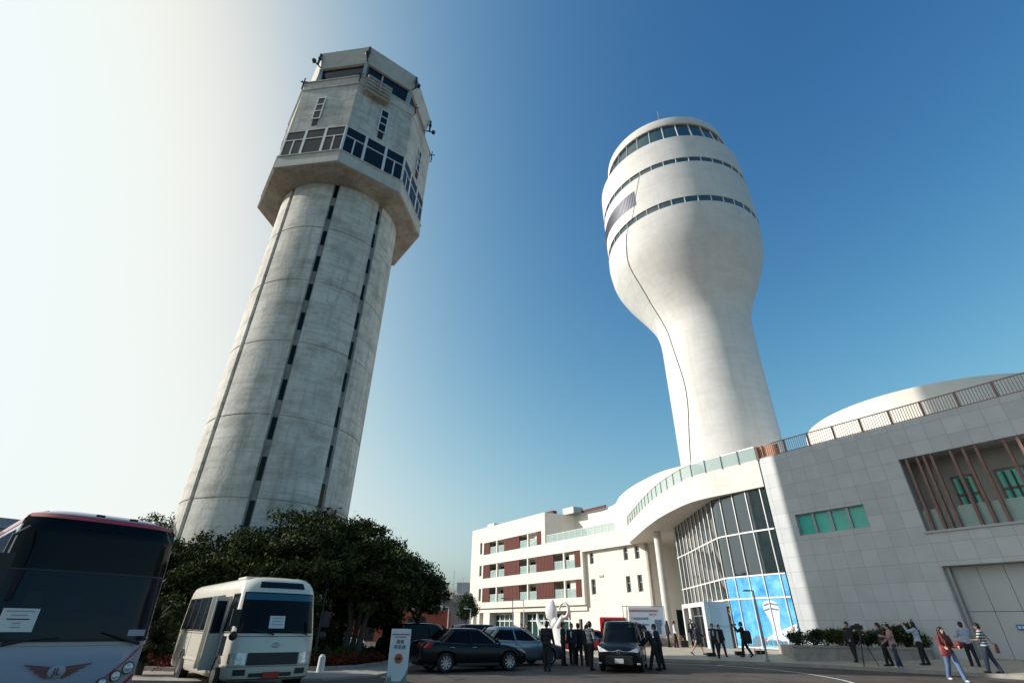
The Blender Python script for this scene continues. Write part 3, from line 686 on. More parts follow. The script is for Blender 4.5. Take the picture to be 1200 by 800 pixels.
# ground floor: piers, door screens
q = MB()
for a, b in ((-29.2, -28.3), (-27.2, -26.4), (-25.2, -23.4), (-16.9, -15.3)): wbox(q, a, b, .35, 1.6, 0, 3.88)
wbox(q, -29.2, -1.5, 1.4, 1.6, 3.1, 3.88); wbox(q, -4.7, -4.4, .6, 1.6, 0, 3.88); q.build('ground_floor_piers', white, ob)
q = MB(); wbox(q, -29.2, -1.3, .3, .5, 3.3, 3.87); q.build('lintel', white, ob)
q = MB(); wbox(q, -28.2, -27.3, 1.5, 1.6, 0, 2.6); q.build('red_door', redbr, ob)
for a, b in ((-23.4, -17.0), (-15.2, -4.75)):
    q = MB(); n = round((b - a) / 1.25); q2 = MB()
    for k in range(n + 1):
        x = a + (b - a) * k / n; wbox(q, x - .09, x + .09, 1.42, 1.55, 0, 3.08)
    wbox(q, a, b, 1.42, 1.549, 2.15, 2.3); wbox(q, a, b, 1.42, 1.549, 3.0, 3.1)
    f = q.build('door_screen', alum, ob); wbox(q2, a, b, 1.5, 1.53, 0, 3.05); q2.build('pane', doorgl, f)
q = MB(); wbox(q, -3.1, -2.45, .8, .85, .1, 2.4); q.build('service_door', dsteel, ob)
# upper storey with the curved corner, roof clutter
us = [(5.0, 72.9), (9.4, 74.6), (11.3, 72.0)] + [(v.x, v.y) for v in cat([(11.3, 72.0), (13.2, 69.2), (13.9, 66.6), (13.7, 62.8), (13.95, 58.4), (14.9, 53.7), (16.1, 50.3), (18.0, 48.0)], 5)] + [(30, 52), (30, 80), (14, 86), (3, 78)]
us = [us[0], us[1]] + us[2:]
MB().prism(us, 11.45, 15.66).build('upper_storey', white, ob)
q = MB(); wbox(q, -22.5, -9.6, 1.2, 1.3, 15.6, 15.98); q.build('roof_screen', redbr, ob)
q = MB(); wbox(q, -25.6, -23.6, .8, 2.8, 15.6, 16.35); q.build('roof_box', white, ob); q = MB(); wbox(q, -13, -9.6, 2.2, 2.9, 15.7, 16.35); q.build('roof_screen', redbr, ob)
q = MB(); wbox(q, -8.6, -6.2, 3.2, 5, 15.6, 16.5); q.build('air_unit', steel, ob); q = MB(); wbox(q, -5.9, -1, 4.4, 4.6, 15.66, 16.0); q.build('roof_screen', redbr, ob)
# canopy slab: its edge is the curved fascia
FB = [(v.x, v.y) for v in cat([(16.86, 32.86), (15.41, 34.98), (14.4, 36.36), (13.6, 38.11), (13.18, 40.65), (12.9, 44.25), (12.93, 48.91), (13.15, 54.0), (13.38, 58.3), (13.93, 59.47)], 6)]
MB().prism(FB + [(16.5, 64), (34, 66), (34, 46), (17.7, 33.35)], 9.74, 11.56).build('canopy', wpanel, ob, True, 25)
q = MB().strip(FB[:-2], 11.56, 12.42, .03, side=-1); rg = q.build('balustrade', railglass, ob, True)
q = MB(); q.strip(FB[:-2], 12.42, 12.47, .07, side=-1); acc = 0; last = None
for i in range(len(FB) - 3):
    a = Vector(FB[i]); b = Vector(FB[i + 1]); L_ = (b - a).length; t = acc
    while t < L_: p = a.lerp(b, t / L_); q.bar((p.x - .04, p.y - .02, 11.50), (p.x - .04, p.y - .02, 12.45), .055); t += 1.35
    acc = t - L_
q.build('rail_post', steel, rg)
# entrance hall glazing
GT = [(v.x, v.y) for v in cat([(16.98, 33.05), (16.04, 34.55), (15.5, 35.66), (14.99, 36.79), (14.93, 37.9), (15.02, 39.24), (15.16, 41.89), (15.41, 45.67), (15.55, 49.04)], 5)]
MB().strip(GT, .40, 9.735, .08, side=-1).build('curtain_wall', glassf, ob, True, 40)
def along(path, step, start=0.0):
    out = []; acc = start
    for a, b in zip(path, path[1:]):
        a = Vector(a); b = Vector(b); L_ = (b - a).length
        while acc <= L_: out.append(a.lerp(b, acc / L_)); acc += step
        acc -= L_
    return out
def gout(p, o): # push outwards (to the left / camera side)
    return Vector((p.x - o * .85, p.y - o * .5))
q = MB()
for p in along(GT, 1.12, .35): o_ = gout(p, .04); q.bar((o_.x, o_.y, .45), (o_.x, o_.y, 9.73), .05, .09, (.85, .5, 0))
q.build('mullions', alum, ob)
for z in (7.13, 4.53, 3.24, .55):
    MB().strip([(x - .05, y - .03) for x, y in GT], z - .045, z + .045, .1, side=-1).build('transom', alum, ob)
MB().strip([(x - .12, y - .09) for x, y in GT], .1, .47, .4, side=-1).build('plinth', stone, ob)
MB().prism([(18.2, 34.6), (16.9, 36.4), (16.4, 39), (16.6, 50), (30, 54), (30, 40)], .44, 9.7).build('hall_interior', dark, ob)
# printed film on the lower panes: sky with clouds, a tower and a building
pm = mat('printed_sky', (.02, .24, .62), .25, col2=(.22, .62, .80), vs=.9, spec=.5)
gp = []; acc = 0
for a, b in zip(GT, GT[1:]):
    gp.append(a); acc += (Vector(b) - Vector(a)).length
    if acc > 4.6: gp.append(b); break
film = MB().strip([(x - .02, y - .015) for x, y in gp], .6, 4.5, .02, side=-1).build('printed_film', pm, ob)
cen = [Vector(p) for p in gp]
def fil(a, z, o=.035):
    acc = 0
    for p, r in zip(cen, cen[1:]):
        L_ = (r - p).length
        if a <= acc + L_: v = p.lerp(r, (a - acc) / L_); return (v.x - o * .8, v.y - o * .6, z)
        acc += L_
    return (cen[-1].x, cen[-1].y, z)
def fpoly(pts, m, name, o=.035): MB().add([fil(a, z, o) for a, z in pts], [tuple(range(len(pts)))]).build(name, m, film)
pw = mat('printed_white', (.72, .76, .78), .3); pr = mat('printed_roof', (.42, .16, .14), .4); pg = mat('printed_shade', (.12, .2, .28), .35)
fpoly([(1.75, 1.0), (1.62, 1.7), (1.72, 2.1), (1.95, 2.5), (2.0, 2.85), (1.8, 3.05), (1.35, 3.1), (1.0, 2.95), (.9, 2.6), (1.0, 2.2), (1.1, 1.75), (1.05, 1.0)], pw, 'printed_tower')
for z in (2.55, 2.82): fpoly([(1.94, z - .05), (1.5, z + .06), (.96, z - .02), (.96, z + .06), (1.5, z + .15), (1.93, z + .04)], pg, 'printed_window_band', .045)
fpoly([(2.75, .85), (1.5, 1.35), (.05, 1.85), (.05, .62), (2.75, .62)], pw, 'printed_building', .05)
fpoly([(2.5, 1.0), (.2, 1.72), (.2, 1.50), (2.5, .90)], pr, 'printed_roof', .058)
for k in range(7): fpoly([(.2 + k * .34, .72), (.44 + k * .34, .72), (.44 + k * .34, .95), (.2 + k * .34, .95)], pg, 'printed_window', .058)
fpoly([(3.6, .62), (.05, .62), (.05, .70), (3.6, .70)], pg, 'printed_ground', .059)
fpoly([(3.3, .65), (2.5, .65), (2.55, 1.1), (2.9, 1.2), (3.25, 1.0)], pg, 'printed_shrub', .05)
# entrance portal
port = [(13.2, 37.5), (14.75, 37.3), (15.0, 42.7), (13.35, 42.8)]
q = MB(); q.prism([(13.2, 37.5), (15.0, 37.3), (15.2, 42.7), (13.35, 42.8)], 2.85, 3.12); q.prism([(13.35, 42.5), (15.1, 42.4), (15.1, 42.8), (13.35, 42.8)], .4, 2.85); q.prism([(13.22, 40.5), (13.5, 40.5), (13.5, 41.0), (13.23, 41.0)], .4, 2.85); q.prism([(13.2, 37.52), (13.4, 37.5), (13.4, 38.0), (13.2, 38.0)], .4, 2.85)
q.build('portal_frame', alum, ob)
pb = mat('pale_blue_panel', (.42, .56, .66), .35, var=.06, vs=.6)
q = MB().prism([(13.19, 37.42), (14.6, 37.24), (14.6, 37.28), (13.19, 37.47)], .42, 3.12); q.build('portal_panel', pb, ob)
q = MB(); q.prism([(13.19, 37.39), (14.6, 37.21), (14.6, 37.24), (13.19, 37.42)], 1.68, 1.7); q.prism([(13.5, 37.355), (13.52, 37.352), (13.52, 37.39), (13.5, 37.395)], .45, 3.1); q.build('panel_joint', steel, ob)
q = MB(); q.prism([(13.45, 38.0), (13.5, 38.0), (13.5, 40.5), (13.45, 40.5)], .45, 2.85); q.build('entrance_door', glassd, ob)
q = MB(); q.bar((13.42, 39.2, .45), (13.42, 39.2, 2.85), .07); q.bar((13.42, 38.1, 2.3), (13.42, 40.4, 2.3), .06); q.build('door_frame', steel, ob)
MB().cyl((14.55, 51.2), .36, .2, 9.74, 32).build('column', whiteT, ob, True)

# ================================================================== TILED ANNEX
C1 = (16.917, 32.906); A = frame(C1)
an = wthing('annex_building', 'grey stone-tiled building block with green glass windows, a railed roof and a recessed balcony', 'building', (C1[0], C1[1], 0))
ah = [(1.48, 5.43, 6.49, 7.71), (7.87, 17, 5.95, 9.65), (7.92, 14.2, .1, 4.32)]
q = MB(); holed(q, .05, 24, .1, 11.57, ah, 0, .9, A); q.build('tiled_wall', tile, an)
q = MB(); wbox(q, .05, .45, .9, 16, .1, 11.5, A); wbox(q, .45, 24, .9, 22, 11.0, 11.5, A); wbox(q, 7.6, 24, 3.2, 3.4, .1, 11, A); wbox(q, 7.5, 7.86, .9, 3.2, .1, 11, A); q.build('annex_core', white, an)
q = MB()
for a, b, c, d in ((1.48, 5.43, 6.49, 6.55), (1.48, 5.43, 7.66, 7.71)): wbox(q, a, b, .14, .24, c, d, A)
for k in range(5): x = 1.48 + 3.95 * k / 4; wbox(q, max(1.48, x - .07), min(5.43, x + .07), .14, .239, 6.55, 7.66, A)
f = q.build('green_window', steel, an)
for k in range(4):
    q = MB(); wbox(q, 1.5 + 3.95 * k / 4, 1.44 + 3.95 * (k + 1) / 4, .245, .26, 6.52, 7.69, A); q.build('pane', glassg, f)
recm = mat('recess_render', (.36, .36, .33), .75, var=.1, vs=2)
q = MB(); wbox(q, 7.87, 17, 1.5, 1.7, 5.95, 9.65, A); wbox(q, 7.86, 17, .9, 1.5, 9.6, 9.9, A); wbox(q, 7.86, 17, .9, 1.5, 5.7, 5.97, A); q.build('recess_wall', recm, an)
for s0, s1 in ((9.35, 10.3), (11.15, 13.4)):
    q = MB(); z0, z1 = 6.0, 8.6
    for a, b, c, d in ((s0, s1, z0, z0 + .08), (s0, s1, z1 - .08, z1), (s0, s0 + .08, z0, z1), (s1 - .08, s1, z0, z1), (s0, s1, 7.6, 7.7)): wbox(q, a, b, 1.4, 1.5, c, d, A)
    nn_ = 1 if s1 - s0 < 1.2 else 2
    for k in range(1, nn_): x = s0 + (s1 - s0) * k / nn_; wbox(q, x - .04, x + .04, 1.41, 1.5, z0, z1, A)
    f = q.build('balcony_window', brown, an); q = MB(); wbox(q, s0 + .05, s1 - .05, 1.46, 1.48, z0 + .05, z1 - .05, A); q.build('pane', glassg, f)
    q = MB()
    for x in (s0 + .32, s0 + .62): wbox(q, x, x + .07, 1.36, 1.38, 6.9, 8.45, A)
    q.build('handle', dsteel, f)
for x in (8.18, 8.68, 8.99, 9.31, 10.16, 10.68, 11.19, 12.3, 12.8, 13.3, 14.2, 15.0):
    q = MB(); wbox(q, x - .06, x + .06, .06, .26, 5.951, 9.649, A); q.build('vertical_fin', brown, an)
q = MB(); wbox(q, 7.88, 17, .34, .36, 5.96, 6.95, A); rg = q.build('balcony_rail', railglass, an); q = MB(); wbox(q, 7.88, 17, .33, .37, 6.95, 6.99, A); q.build('rail_bar', steel, rg)
q = MB(); wbox(q, 7.75, 17, -.06, 0, 5.84, 5.93, A); q.build('sill', steel, an)
gm = mat('gate_panels', (.47, .49, .50), .5, var=.06, vs=.5)
q = MB()
for k in range(6):
    for z0, z1 in ((.45, 2.35), (2.37, 4.3)): wbox(q, 8.1 + k * 1.0, 8.1 + (k + 1) * 1.0 - .02, .62, .68, z0, z1, A)
gt = q.build('garage_door', gm, an); q = MB(); wbox(q, 7.92, 14.2, .68, .75, .3, 4.32, A); q.build('backing', dark, gt)
q = MB(); wbox(q, 7.93, 8.1, .3, .68, .3, 4.3, A); q.build('door_jamb', steel, an)
q = MB(); wbox(q, 8.3, 14.2, .2, .6, .3, .5, A); q.build('threshold', kerbm, an)
q = MB(); wbox(q, 9.62, 9.98, .58, .61, 1.62, 1.84, A); sg = q.build('door_sign', inkb, an)
q = MB(); wbox(q, 9.68, 9.78, .565, .58, 1.68, 1.78, A); wbox(q, 9.82, 9.92, .565, .58, 1.68, 1.78, A); q.build('sign_mark', paper, sg)
# roof railing
q = MB(); x = .12
while x < 24: a = A(x, .12, 11.6); q.bar(a, a + Vector((0, 0, .82)), .022); x += .13
rl = q.build('roof_railing', railbr, an); q = MB(); q.bar(A(.1, .12, 12.44), A(24, .12, 12.44), .05); q.bar(A(.1, .12, 11.64), A(24, .12, 11.64), .04)
for k in range(16): a = A(.41 + 1.56 * k, .12, 11.57); q.bar(a, a + Vector((0, 0, .88)), .09)
q.build('rail_post', railbr, rl)
q = MB(); wbox(q, -.02, .08, .05, .75, 11.57, 12.5, A); wbox(q, 0.1, 1.5, .2, .22, 11.62, 12.35, A); q.build('orange_screen', orange, rl)
MB().cyl((36.0, 39.5), 9.5, 11.4, 17.0, 128).build('roof_drum', white, an, True)
# grey strip painting the shadow of the recess between canopy and tiled block
q = MB(); wbox(q, -.12, .04, .12, .9, 9.75, 11.5, A); q.build('recess_shade_strip', steel, an)

# ================================================================== FAR BUILDINGS
fb_ = mat('far_wall', (.50, .49, .45), .8, var=.12, vs=.4); fb2 = mat('far_blue', (.22, .27, .33), .6); fbr = mat('far_red_wall', (.34, .085, .05), .7, var=.15, vs=.5); fbg = mat('far_grey_blue', (.20, .24, .30), .7, var=.1)
b = wthing('canteen_building', 'low white building with a red-orange lower wall and arched roof behind the parked cars', 'building', (-12, 62, 0))
q = MB(); q.box(-19, -6.6, 60, 72, 0, 2.95); q.build('red_wall', fbr, b)
q = MB(); q.box(-18.6, -6.9, 60.2, 71.6, 2.96, 4.15); q.build('glazed_wall', glassf, b)
q = MB()
for k in range(12): x = -18.4 + k * 1.0; q.box(x, x + (.32 if k % 3 else .5), 60.05, 60.19, 2.96, 4.0)
q.build('white_piers', white, b)
q = MB(); q.tube([(-19.2, 59.8, 3.4), (-6.4, 59.8, 3.4)], .01, 6); q.prism([(-19.4, 59.5), (-6.5, 59.5), (-6.5, 72), (-19.4, 72)], 4.16, lambda p: 4.5 + .05 * (p[0] + 19)); q.build('roof', white, b)
for x in (-14.6, -12.8, -10.2, -9.2): MB().plate([(x + .45 * math.cos(t * math.pi / 8), (1.9 + .5 * math.sin(t * math.pi / 8)) if t else 1.9) for t in range(9)] + [(x - .45, .1), (x + .45, .1)], lambda a, b_, c: Vector((a, 59.96 - c, b_)), .03).build('arched_window', dark, b)
b = wthing('gabled_store', 'plain beige flat-fronted building left of the cream building', 'building', (-5, 66, 0))
MB().prism([(-7.0, 64), (-4.25, 64), (-5.6, 82), (-7.0, 82)], 0, 4.55).build('wall', fb_, b)
q = MB(); q.prism([(-7.2, 63.8), (-4.15, 63.8), (-5.5, 82.1), (-7.2, 82.1)], 4.56, 4.75); q.build('roof', white, b)
q = MB(); q.box(-6.3, -5.7, 63.9, 64.02, 3.5, 3.9); q.build('vent', steel, b)
b = wthing('far_block', 'distant flat-roofed block with a blue-grey plant room above the beige building', 'building', (-9, 98, 0))
MB().box(-14, -5, 96, 112, 0, 6.4).build('wall', fb_, b); MB().box(-9.2, -4.2, 97, 106, 6.4, 8.2).build('plant_room', fb2, b); MB().box(-7, -5.6, 96.9, 97, 6.6, 7.6).build('opening', dark, b)
for x in (-9.8, -8.2): MB().tube([(x, 97, 6.4), (x, 97, 10.2 if x < -9 else 9)], .06, 6).build('mast', steel, b)
b = wthing('distant_hangar', 'low blue-grey building at the far left behind the coach', 'building', (-50, 50, 0))
MB().prism([(-62, 38), (-45, 55), (-52, 66), (-72, 46)], 0, 10.15).build('wall', fbg, b); MB().strip([(-62.2, 37.8), (-44.8, 55)], 9.2, 9.5, .2, side=-1).build('roof_edge', fb2, b)
MB().strip([(-62.1, 37.9), (-44.9, 54.9)], 6.3, 7.5, .05, side=-1).build('window_band', glassf, b)

# ================================================================== TREES AND PLANTS
def foliage(blobs_, n, size, seed, cut=0.0, inner=.25, squash=1.0):
    rd = random.Random(seed); vs = []; fs = []; vol = [r[0] * r[1] * r[2] for c, r in blobs_]; tot = sum(v ** .7 for v in vol)
    for (c, r), v in zip(blobs_, vol):
        m = int(n * v ** .7 / tot / 9) + 1
        for _ in range(m):
            d = Vector((rd.gauss(0, 1), rd.gauss(0, 1), rd.gauss(0, 1))).normalized()
            rr = rd.uniform(.78, 1.06) if rd.random() > inner else rd.uniform(.2, .8)
            nzv = noise.noise(Vector((d.x * 2.3 + c[0], d.y * 2.3 + c[1], d.z * 2.3 + seed))); rr *= 1 + .22 * nzv
            p = Vector((c[0] + d.x * r[0] * rr, c[1] + d.y * r[1] * rr, c[2] + d.z * r[2] * rr))
            if p.z < cut: continue
            cs = size * rd.uniform(1.0, 2.2)
            for _k in range(9):
                o = p + Vector((rd.gauss(0, 1), rd.gauss(0, 1), rd.gauss(0, .7))) * cs
                a = Vector((rd.gauss(0, 1), rd.gauss(0, 1), rd.gauss(0, 1))).normalized(); bb = (a.cross(Vector((rd.gauss(0, 1), rd.gauss(0, 1), rd.gauss(0, 1))))).normalized()
                L_ = size * rd.uniform(.55, 1.6); b0 = len(vs)
                vs += [o - a * L_, o + bb * L_ * .38, o + a * L_, o - bb * L_ * .38]; fs.append((b0, b0 + 1, b0 + 2, b0 + 3))
    q = MB(); q.v = [tuple(v) for v in vs]; q.f = fs; return q
def clumps(blobs_, k, seed):
    rd = random.Random(seed * 7 + 1); out = []
    for c, r in blobs_:
        out.append((c, tuple(v * .62 for v in r)))
        for _ in range(k):
            d = Vector((rd.gauss(0, 1), rd.gauss(0, 1), rd.gauss(0, 1) * .9 + .25)).normalized(); f = rd.uniform(.62, 1.16); q_ = rd.uniform(.16, .42) * (r[0] + r[1]) / 2
            out.append(((c[0] + d.x * r[0] * f, c[1] + d.y * r[1] * f, c[2] + d.z * r[2] * f), (q_ * rd.uniform(.9, 1.5), q_ * rd.uniform(.9, 1.5), q_ * rd.uniform(.30, .5))))
    return out
def tree(label, loc, blobs_, n, trunks, seed, size=.1, m=None, group=None):
    t = wthing('tree', label, 'tree', (*loc, 0), group); rd = random.Random(seed)
    foliage(clumps(blobs_, 16, seed) if n > 8000 else blobs_, n * 1.15, size, seed).build('crown', m or leafm, t, fix=False)
    q = MB()
    for (dx, dy, tx, ty, tz, r) in trunks:
        a = Vector((loc[0] + dx, loc[1] + dy, 0)); e = Vector((loc[0] + tx, loc[1] + ty, tz)); mid = a.lerp(e, .45) + Vector((rd.uniform(-.2, .2), rd.uniform(-.2, .2), 0))
        q.tube([a - Vector((0, 0, .1)), a.lerp(mid, .5), mid, e], [r * 1.35, r, r * .85, r * .55], 9)
        for _ in range(4):
            f = mid.lerp(e, rd.uniform(.2, .9)); tgt = Vector(rd.choice(blobs_)[0]) + Vector((rd.uniform(-.8, .8), rd.uniform(-.8, .8), 0))
            q.tube([f, f.lerp(tgt, .5) + Vector((0, 0, .25)), tgt], [r * .5, r * .33, r * .12], 7)
    q.build('trunk', bark, t, True, 60)
    return t
G3 = 'dark evergreen trees in the bed at the foot of the old tower'
tree('dark spreading evergreen directly behind the white minibus', (-9.6, 24.6), [((-11.6, 24.0, 3.9), (2.0, 1.9, 1.35)), ((-9.9, 24.5, 4.7), (2.1, 2.0, 1.35)), ((-8.3, 25.0, 4.5), (1.9, 2.0, 1.3)), ((-10.7, 23.2, 3.1), (1.9, 1.4, 1.0)), ((-8.6, 23.6, 3.2), (1.9, 1.5, 1.1)), ((-9.2, 26, 4.9), (1.9, 1.7, 1.2)), ((-12.9, 23.2, 3.2), (1.2, 1.2, 1.1))], 42000,
     [(-.3, 0, -.9, 0, 4, .16), (.2, .2, .9, .2, 4.2, .15), (0, -.2, .3, -.3, 3.6, .13), (-.7, .2, -2, -.4, 3.5, .12)], 1, .085, group=G3)
tree('dark round-topped evergreen right of the minibus, shading the old lantern lamp', (-6.9, 25.0), [((-7.5, 25.2, 4.25), (1.9, 1.9, 1.25)), ((-6.2, 24.9, 3.75), (1.7, 1.7, 1.15)), ((-7.3, 24.2, 3.2), (1.7, 1.4, .9)), ((-5.5, 24.6, 3.0), (1.3, 1.3, .8)), ((-6.4, 26.2, 3.7), (1.7, 1.6, 1.1)), ((-4.7, 24.9, 2.65), (.8, .9, .45))], 34000,
     [(-.2, 0, -.5, .3, 3.4, .15), (.3, .1, .8, 0, 3.2, .14), (0, .3, .2, .9, 3.3, .12)], 2, .085, group=G3)
tree('dark low evergreen at the right end of the bed, drooping towards the parked cars', (-5.3, 28.6), [((-5.6, 28.6, 3.3), (1.6, 1.7, 1.3)), ((-4.6, 28.4, 3.0), (1.2, 1.4, .95)), ((-6.6, 28.4, 3.3), (1.6, 1.5, 1.3)), ((-3.9, 28.2, 2.65), (.75, .9, .5)), ((-6.2, 28, 2.2), (1.4, 1.2, .8)), ((-7.6, 28, 2.2), (1.4, 1.3, 1.0))], 30000,
     [(-.2, 0, -.4, 0, 3.0, .14), (.2, .1, .9, 0, 2.7, .12), (-.8, 0, -1.3, 0, 2.8, .12)], 3, .085, group=G3)
tree('dark evergreen between the coach and the minibus at the left end of the bed', (-14.2, 24.5), [((-14.3, 24.8, 3.8), (1.7, 1.6, 1.3)), ((-15.5, 25, 3.2), (1.8, 1.5, 1.3)), ((-13.4, 24, 2.9), (1.3, 1.2, 1.0)), ((-15, 24.3, 2.2), (1.6, 1.2, .9))], 20000,
     [(-.2, 0, -.4, 0, 3.2, .14), (.3, 0, .6, .2, 3.0, .12)], 5, .085, group=G3)
t = tree('thin sparse-leaved tree top poking above the dark trees beside the coach', (-18.6, 27.5), [((-18.6, 27.5, 5.9), (1.0, .9, .55)), ((-17.9, 27.4, 5.6), (.7, .7, .5))], 1500, [(0, 0, .1, 0, 5.6, .09), (.1, 0, -.5, 0, 5.7, .06), (.1, 0, .8, 0, 5.6, .05)], 7, .07, leaf2)
tree('small leafy tree at the left corner of the cream building', (-4.3, 58), [((-4.4, 58, 3.5), (.85, .8, .8)), ((-4.0, 58, 2.9), (.7, .7, .5)), ((-4.6, 58, 2.6), (.6, .6, .5))], 7000, [(0, 0, 0, 0, 2.8, .07)], 8, .1, leaf2)
# yucca behind the coach
y = wthing('yucca', 'spiky dark yucca with sword leaves between the coach and the minibus', 'plant', (-11.6, 18.6, 0)); q = MB(); rd = random.Random(3)
for c in ((-11.6, 18.6, 1.5), (-11.9, 18.9, 1.0), (-11.3, 18.6, .9), (-11.7, 18.5, .5)):
    for _ in range(190):
        a_, e_ = rd.uniform(0, 6.283), rd.uniform(-.5, 1.35); d = Vector((math.cos(a_) * math.cos(e_), math.sin(a_) * math.cos(e_), math.sin(e_))); L_ = rd.uniform(.5, .72)
        s_ = d.cross(Vector((0, 0, 1))).normalized() * .022; p = Vector(c); m1 = p + d * L_ * .5 + Vector((0, 0, .03)); e = p + d * L_ - Vector((0, 0, .05))
        q.add([p - s_, p + s_, m1 + s_, m1 - s_, e], [(0, 1, 2, 3), (3, 2, 4)])
q.build('leaves', leaf3, y, fix=False); q = MB(); q.tube([(-11.6, 18.6, 0), (-11.6, 18.6, 1.5)], [.12, .09], 8); q.tube([(-11.7, 18.7, 0), (-11.9, 18.9, .9)], .07, 8); q.build('stem', bark, y, True)
def understorey(label, x, y, r, h_, seed, n=6000):
    t = wthing('shrub', label, 'shrub', (x, y, .1), 'dark shrubs in the tree bed'); rd = random.Random(seed)
    bl = [((x + rd.uniform(-.6, .6) * r, y + rd.uniform(-.5, .5) * r, h_ * rd.uniform(.3, .8)), (r * .5, r * .45, h_ * .3)) for _ in range(7)]
    foliage(bl, n, .07, seed).build('leaves', leafm, t, fix=False); q = MB()
    for c, rr in bl: q.tube([(x, y, .05), ((x + c[0]) / 2, (y + c[1]) / 2, c[2] * .6), c], [.04, .03, .015], 6)
    q.build('stem', bark, t)
understorey('dark shrub filling the gap behind the yucca', -13.2, 21.8, 1.3, 2.4, 61)
understorey('dark shrub just behind the rear of the minibus', -11.4, 22.2, 1.2, 2.2, 62)
understorey('dark shrub behind the short white bollard', -8.3, 25.4, 1.2, 1.7, 63)
understorey('dark shrub in front of the old tower base, deepest in the bed', -9.6, 26.8, 1.5, 2.2, 64)
def carpet(name, label, pts, n, m, size, seed, hz=.25):
    rd = random.Random(seed); bl = []
    for _ in range(n):
        t = rd.random(); i = rd.randrange(len(pts) - 1); a = Vector(pts[i]); b = Vector(pts[i + 1]); p = a.lerp(b, t)
        bl.append(((p.x + rd.gauss(0, .25), p.y + rd.gauss(0, .25), .12 + rd.uniform(.03, hz)), (.22, .22, .14)))
    o = foliage(bl, n * 55, size, seed).build(name, m, None, fix=False); put(o, label, 'flowers', None, 'stuff'); return o
carpet('red_groundcover', 'low red bedding plants along the kerb', [(-15, 21.4), (-12.6, 20.9), (-11, 21.0), (-6.9, 22.0), (-6.1, 22.9), (-5.8, 25), (-5.9, 29)], 170, redfl, .045, 11)
carpet('green_groundcover', 'low dark green plants in the tree bed', [(-16, 22.6), (-11, 22.4), (-7.4, 23.0), (-6.6, 25.5), (-7, 30), (-10, 27), (-14, 24)], 220, leafm, .06, 12, .4)

# planter with shrubs
pl = wthing('stone_planter', 'long low grey stone planter along the foot of the tiled wall', 'planter', (16, 30, 0))
pp = [(14.35, 29.0), (19.95, 27.2), (20.35, 27.75), (17.15, 32.5), (15.5, 33.0)]
MB().strip(pp, .1, .82, .22, True, 1).build('planter_wall', stone, pl); MB().prism([(14.6, 29.2), (19.8, 27.5), (20.1, 27.8), (17, 32.2), (15.7, 32.6)], .2, .74).build('planter_soil', soil, pl)
MB().strip([(14.31, 28.96), (19.98, 27.14)], .78, .86, .34, side=1).build('coping', kerbm, pl)
def shrub(label, x, y, h_, wd, seed, m, group):
    t = wthing('shrub', label, 'shrub', (x, y, .74), group); rd = random.Random(seed)
    bl = [((x + rd.uniform(-.5, .5) * wd, y + rd.uniform(-.3, .3) * wd, .8 + h_ * rd.uniform(.35, .95)), (.24, .22, .16)) for _ in range(6)]
    foliage(bl, 1300, .055, seed).build('leaves', m, t, fix=False); q = MB()
    for c, r in bl: q.tube([(x, y, .7), ((x + c[0]) / 2, (y + c[1]) / 2, .7 + (c[2] - .7) * .6), c], [.025, .018, .01], 6)
    q.build('stem', bark, t)
shr = [(15.0, 29.5, .55, 'small shrub with red-tinged leaves at the sunlit left end of the planter'), (15.6, 29.3, .62, 'shrub second from the left end of the planter'), (16.2, 29.2, .8, 'tall dark shrub straddling the edge of the tower shadow in the planter'), (16.85, 28.9, .7, 'dark shrub behind the man in the dark suit by the planter'), (17.4, 28.7, .62, 'dark shrub behind the video camera tripod'),
       (17.95, 28.5, .72, 'dark shrub behind the cameraman in black'), (18.5, 28.3, .62, 'low dark shrub behind the person in the pink top'), (19.0, 28.1, .85, 'bushy dark shrub left of the person in the pale patterned shirt'), (19.5, 28.0, .95, 'tallest spiky shrub near the right end of the planter'), (20.0, 27.8, .6, 'last dark shrub at the right end of the planter next to the garage')]
for i, (x, y_, h_, lb) in enumerate(shr): shrub(lb, x, y_, h_, .8, 40 + i, leaf2 if i < 2 else leafm, 'shrubs in the stone planter')

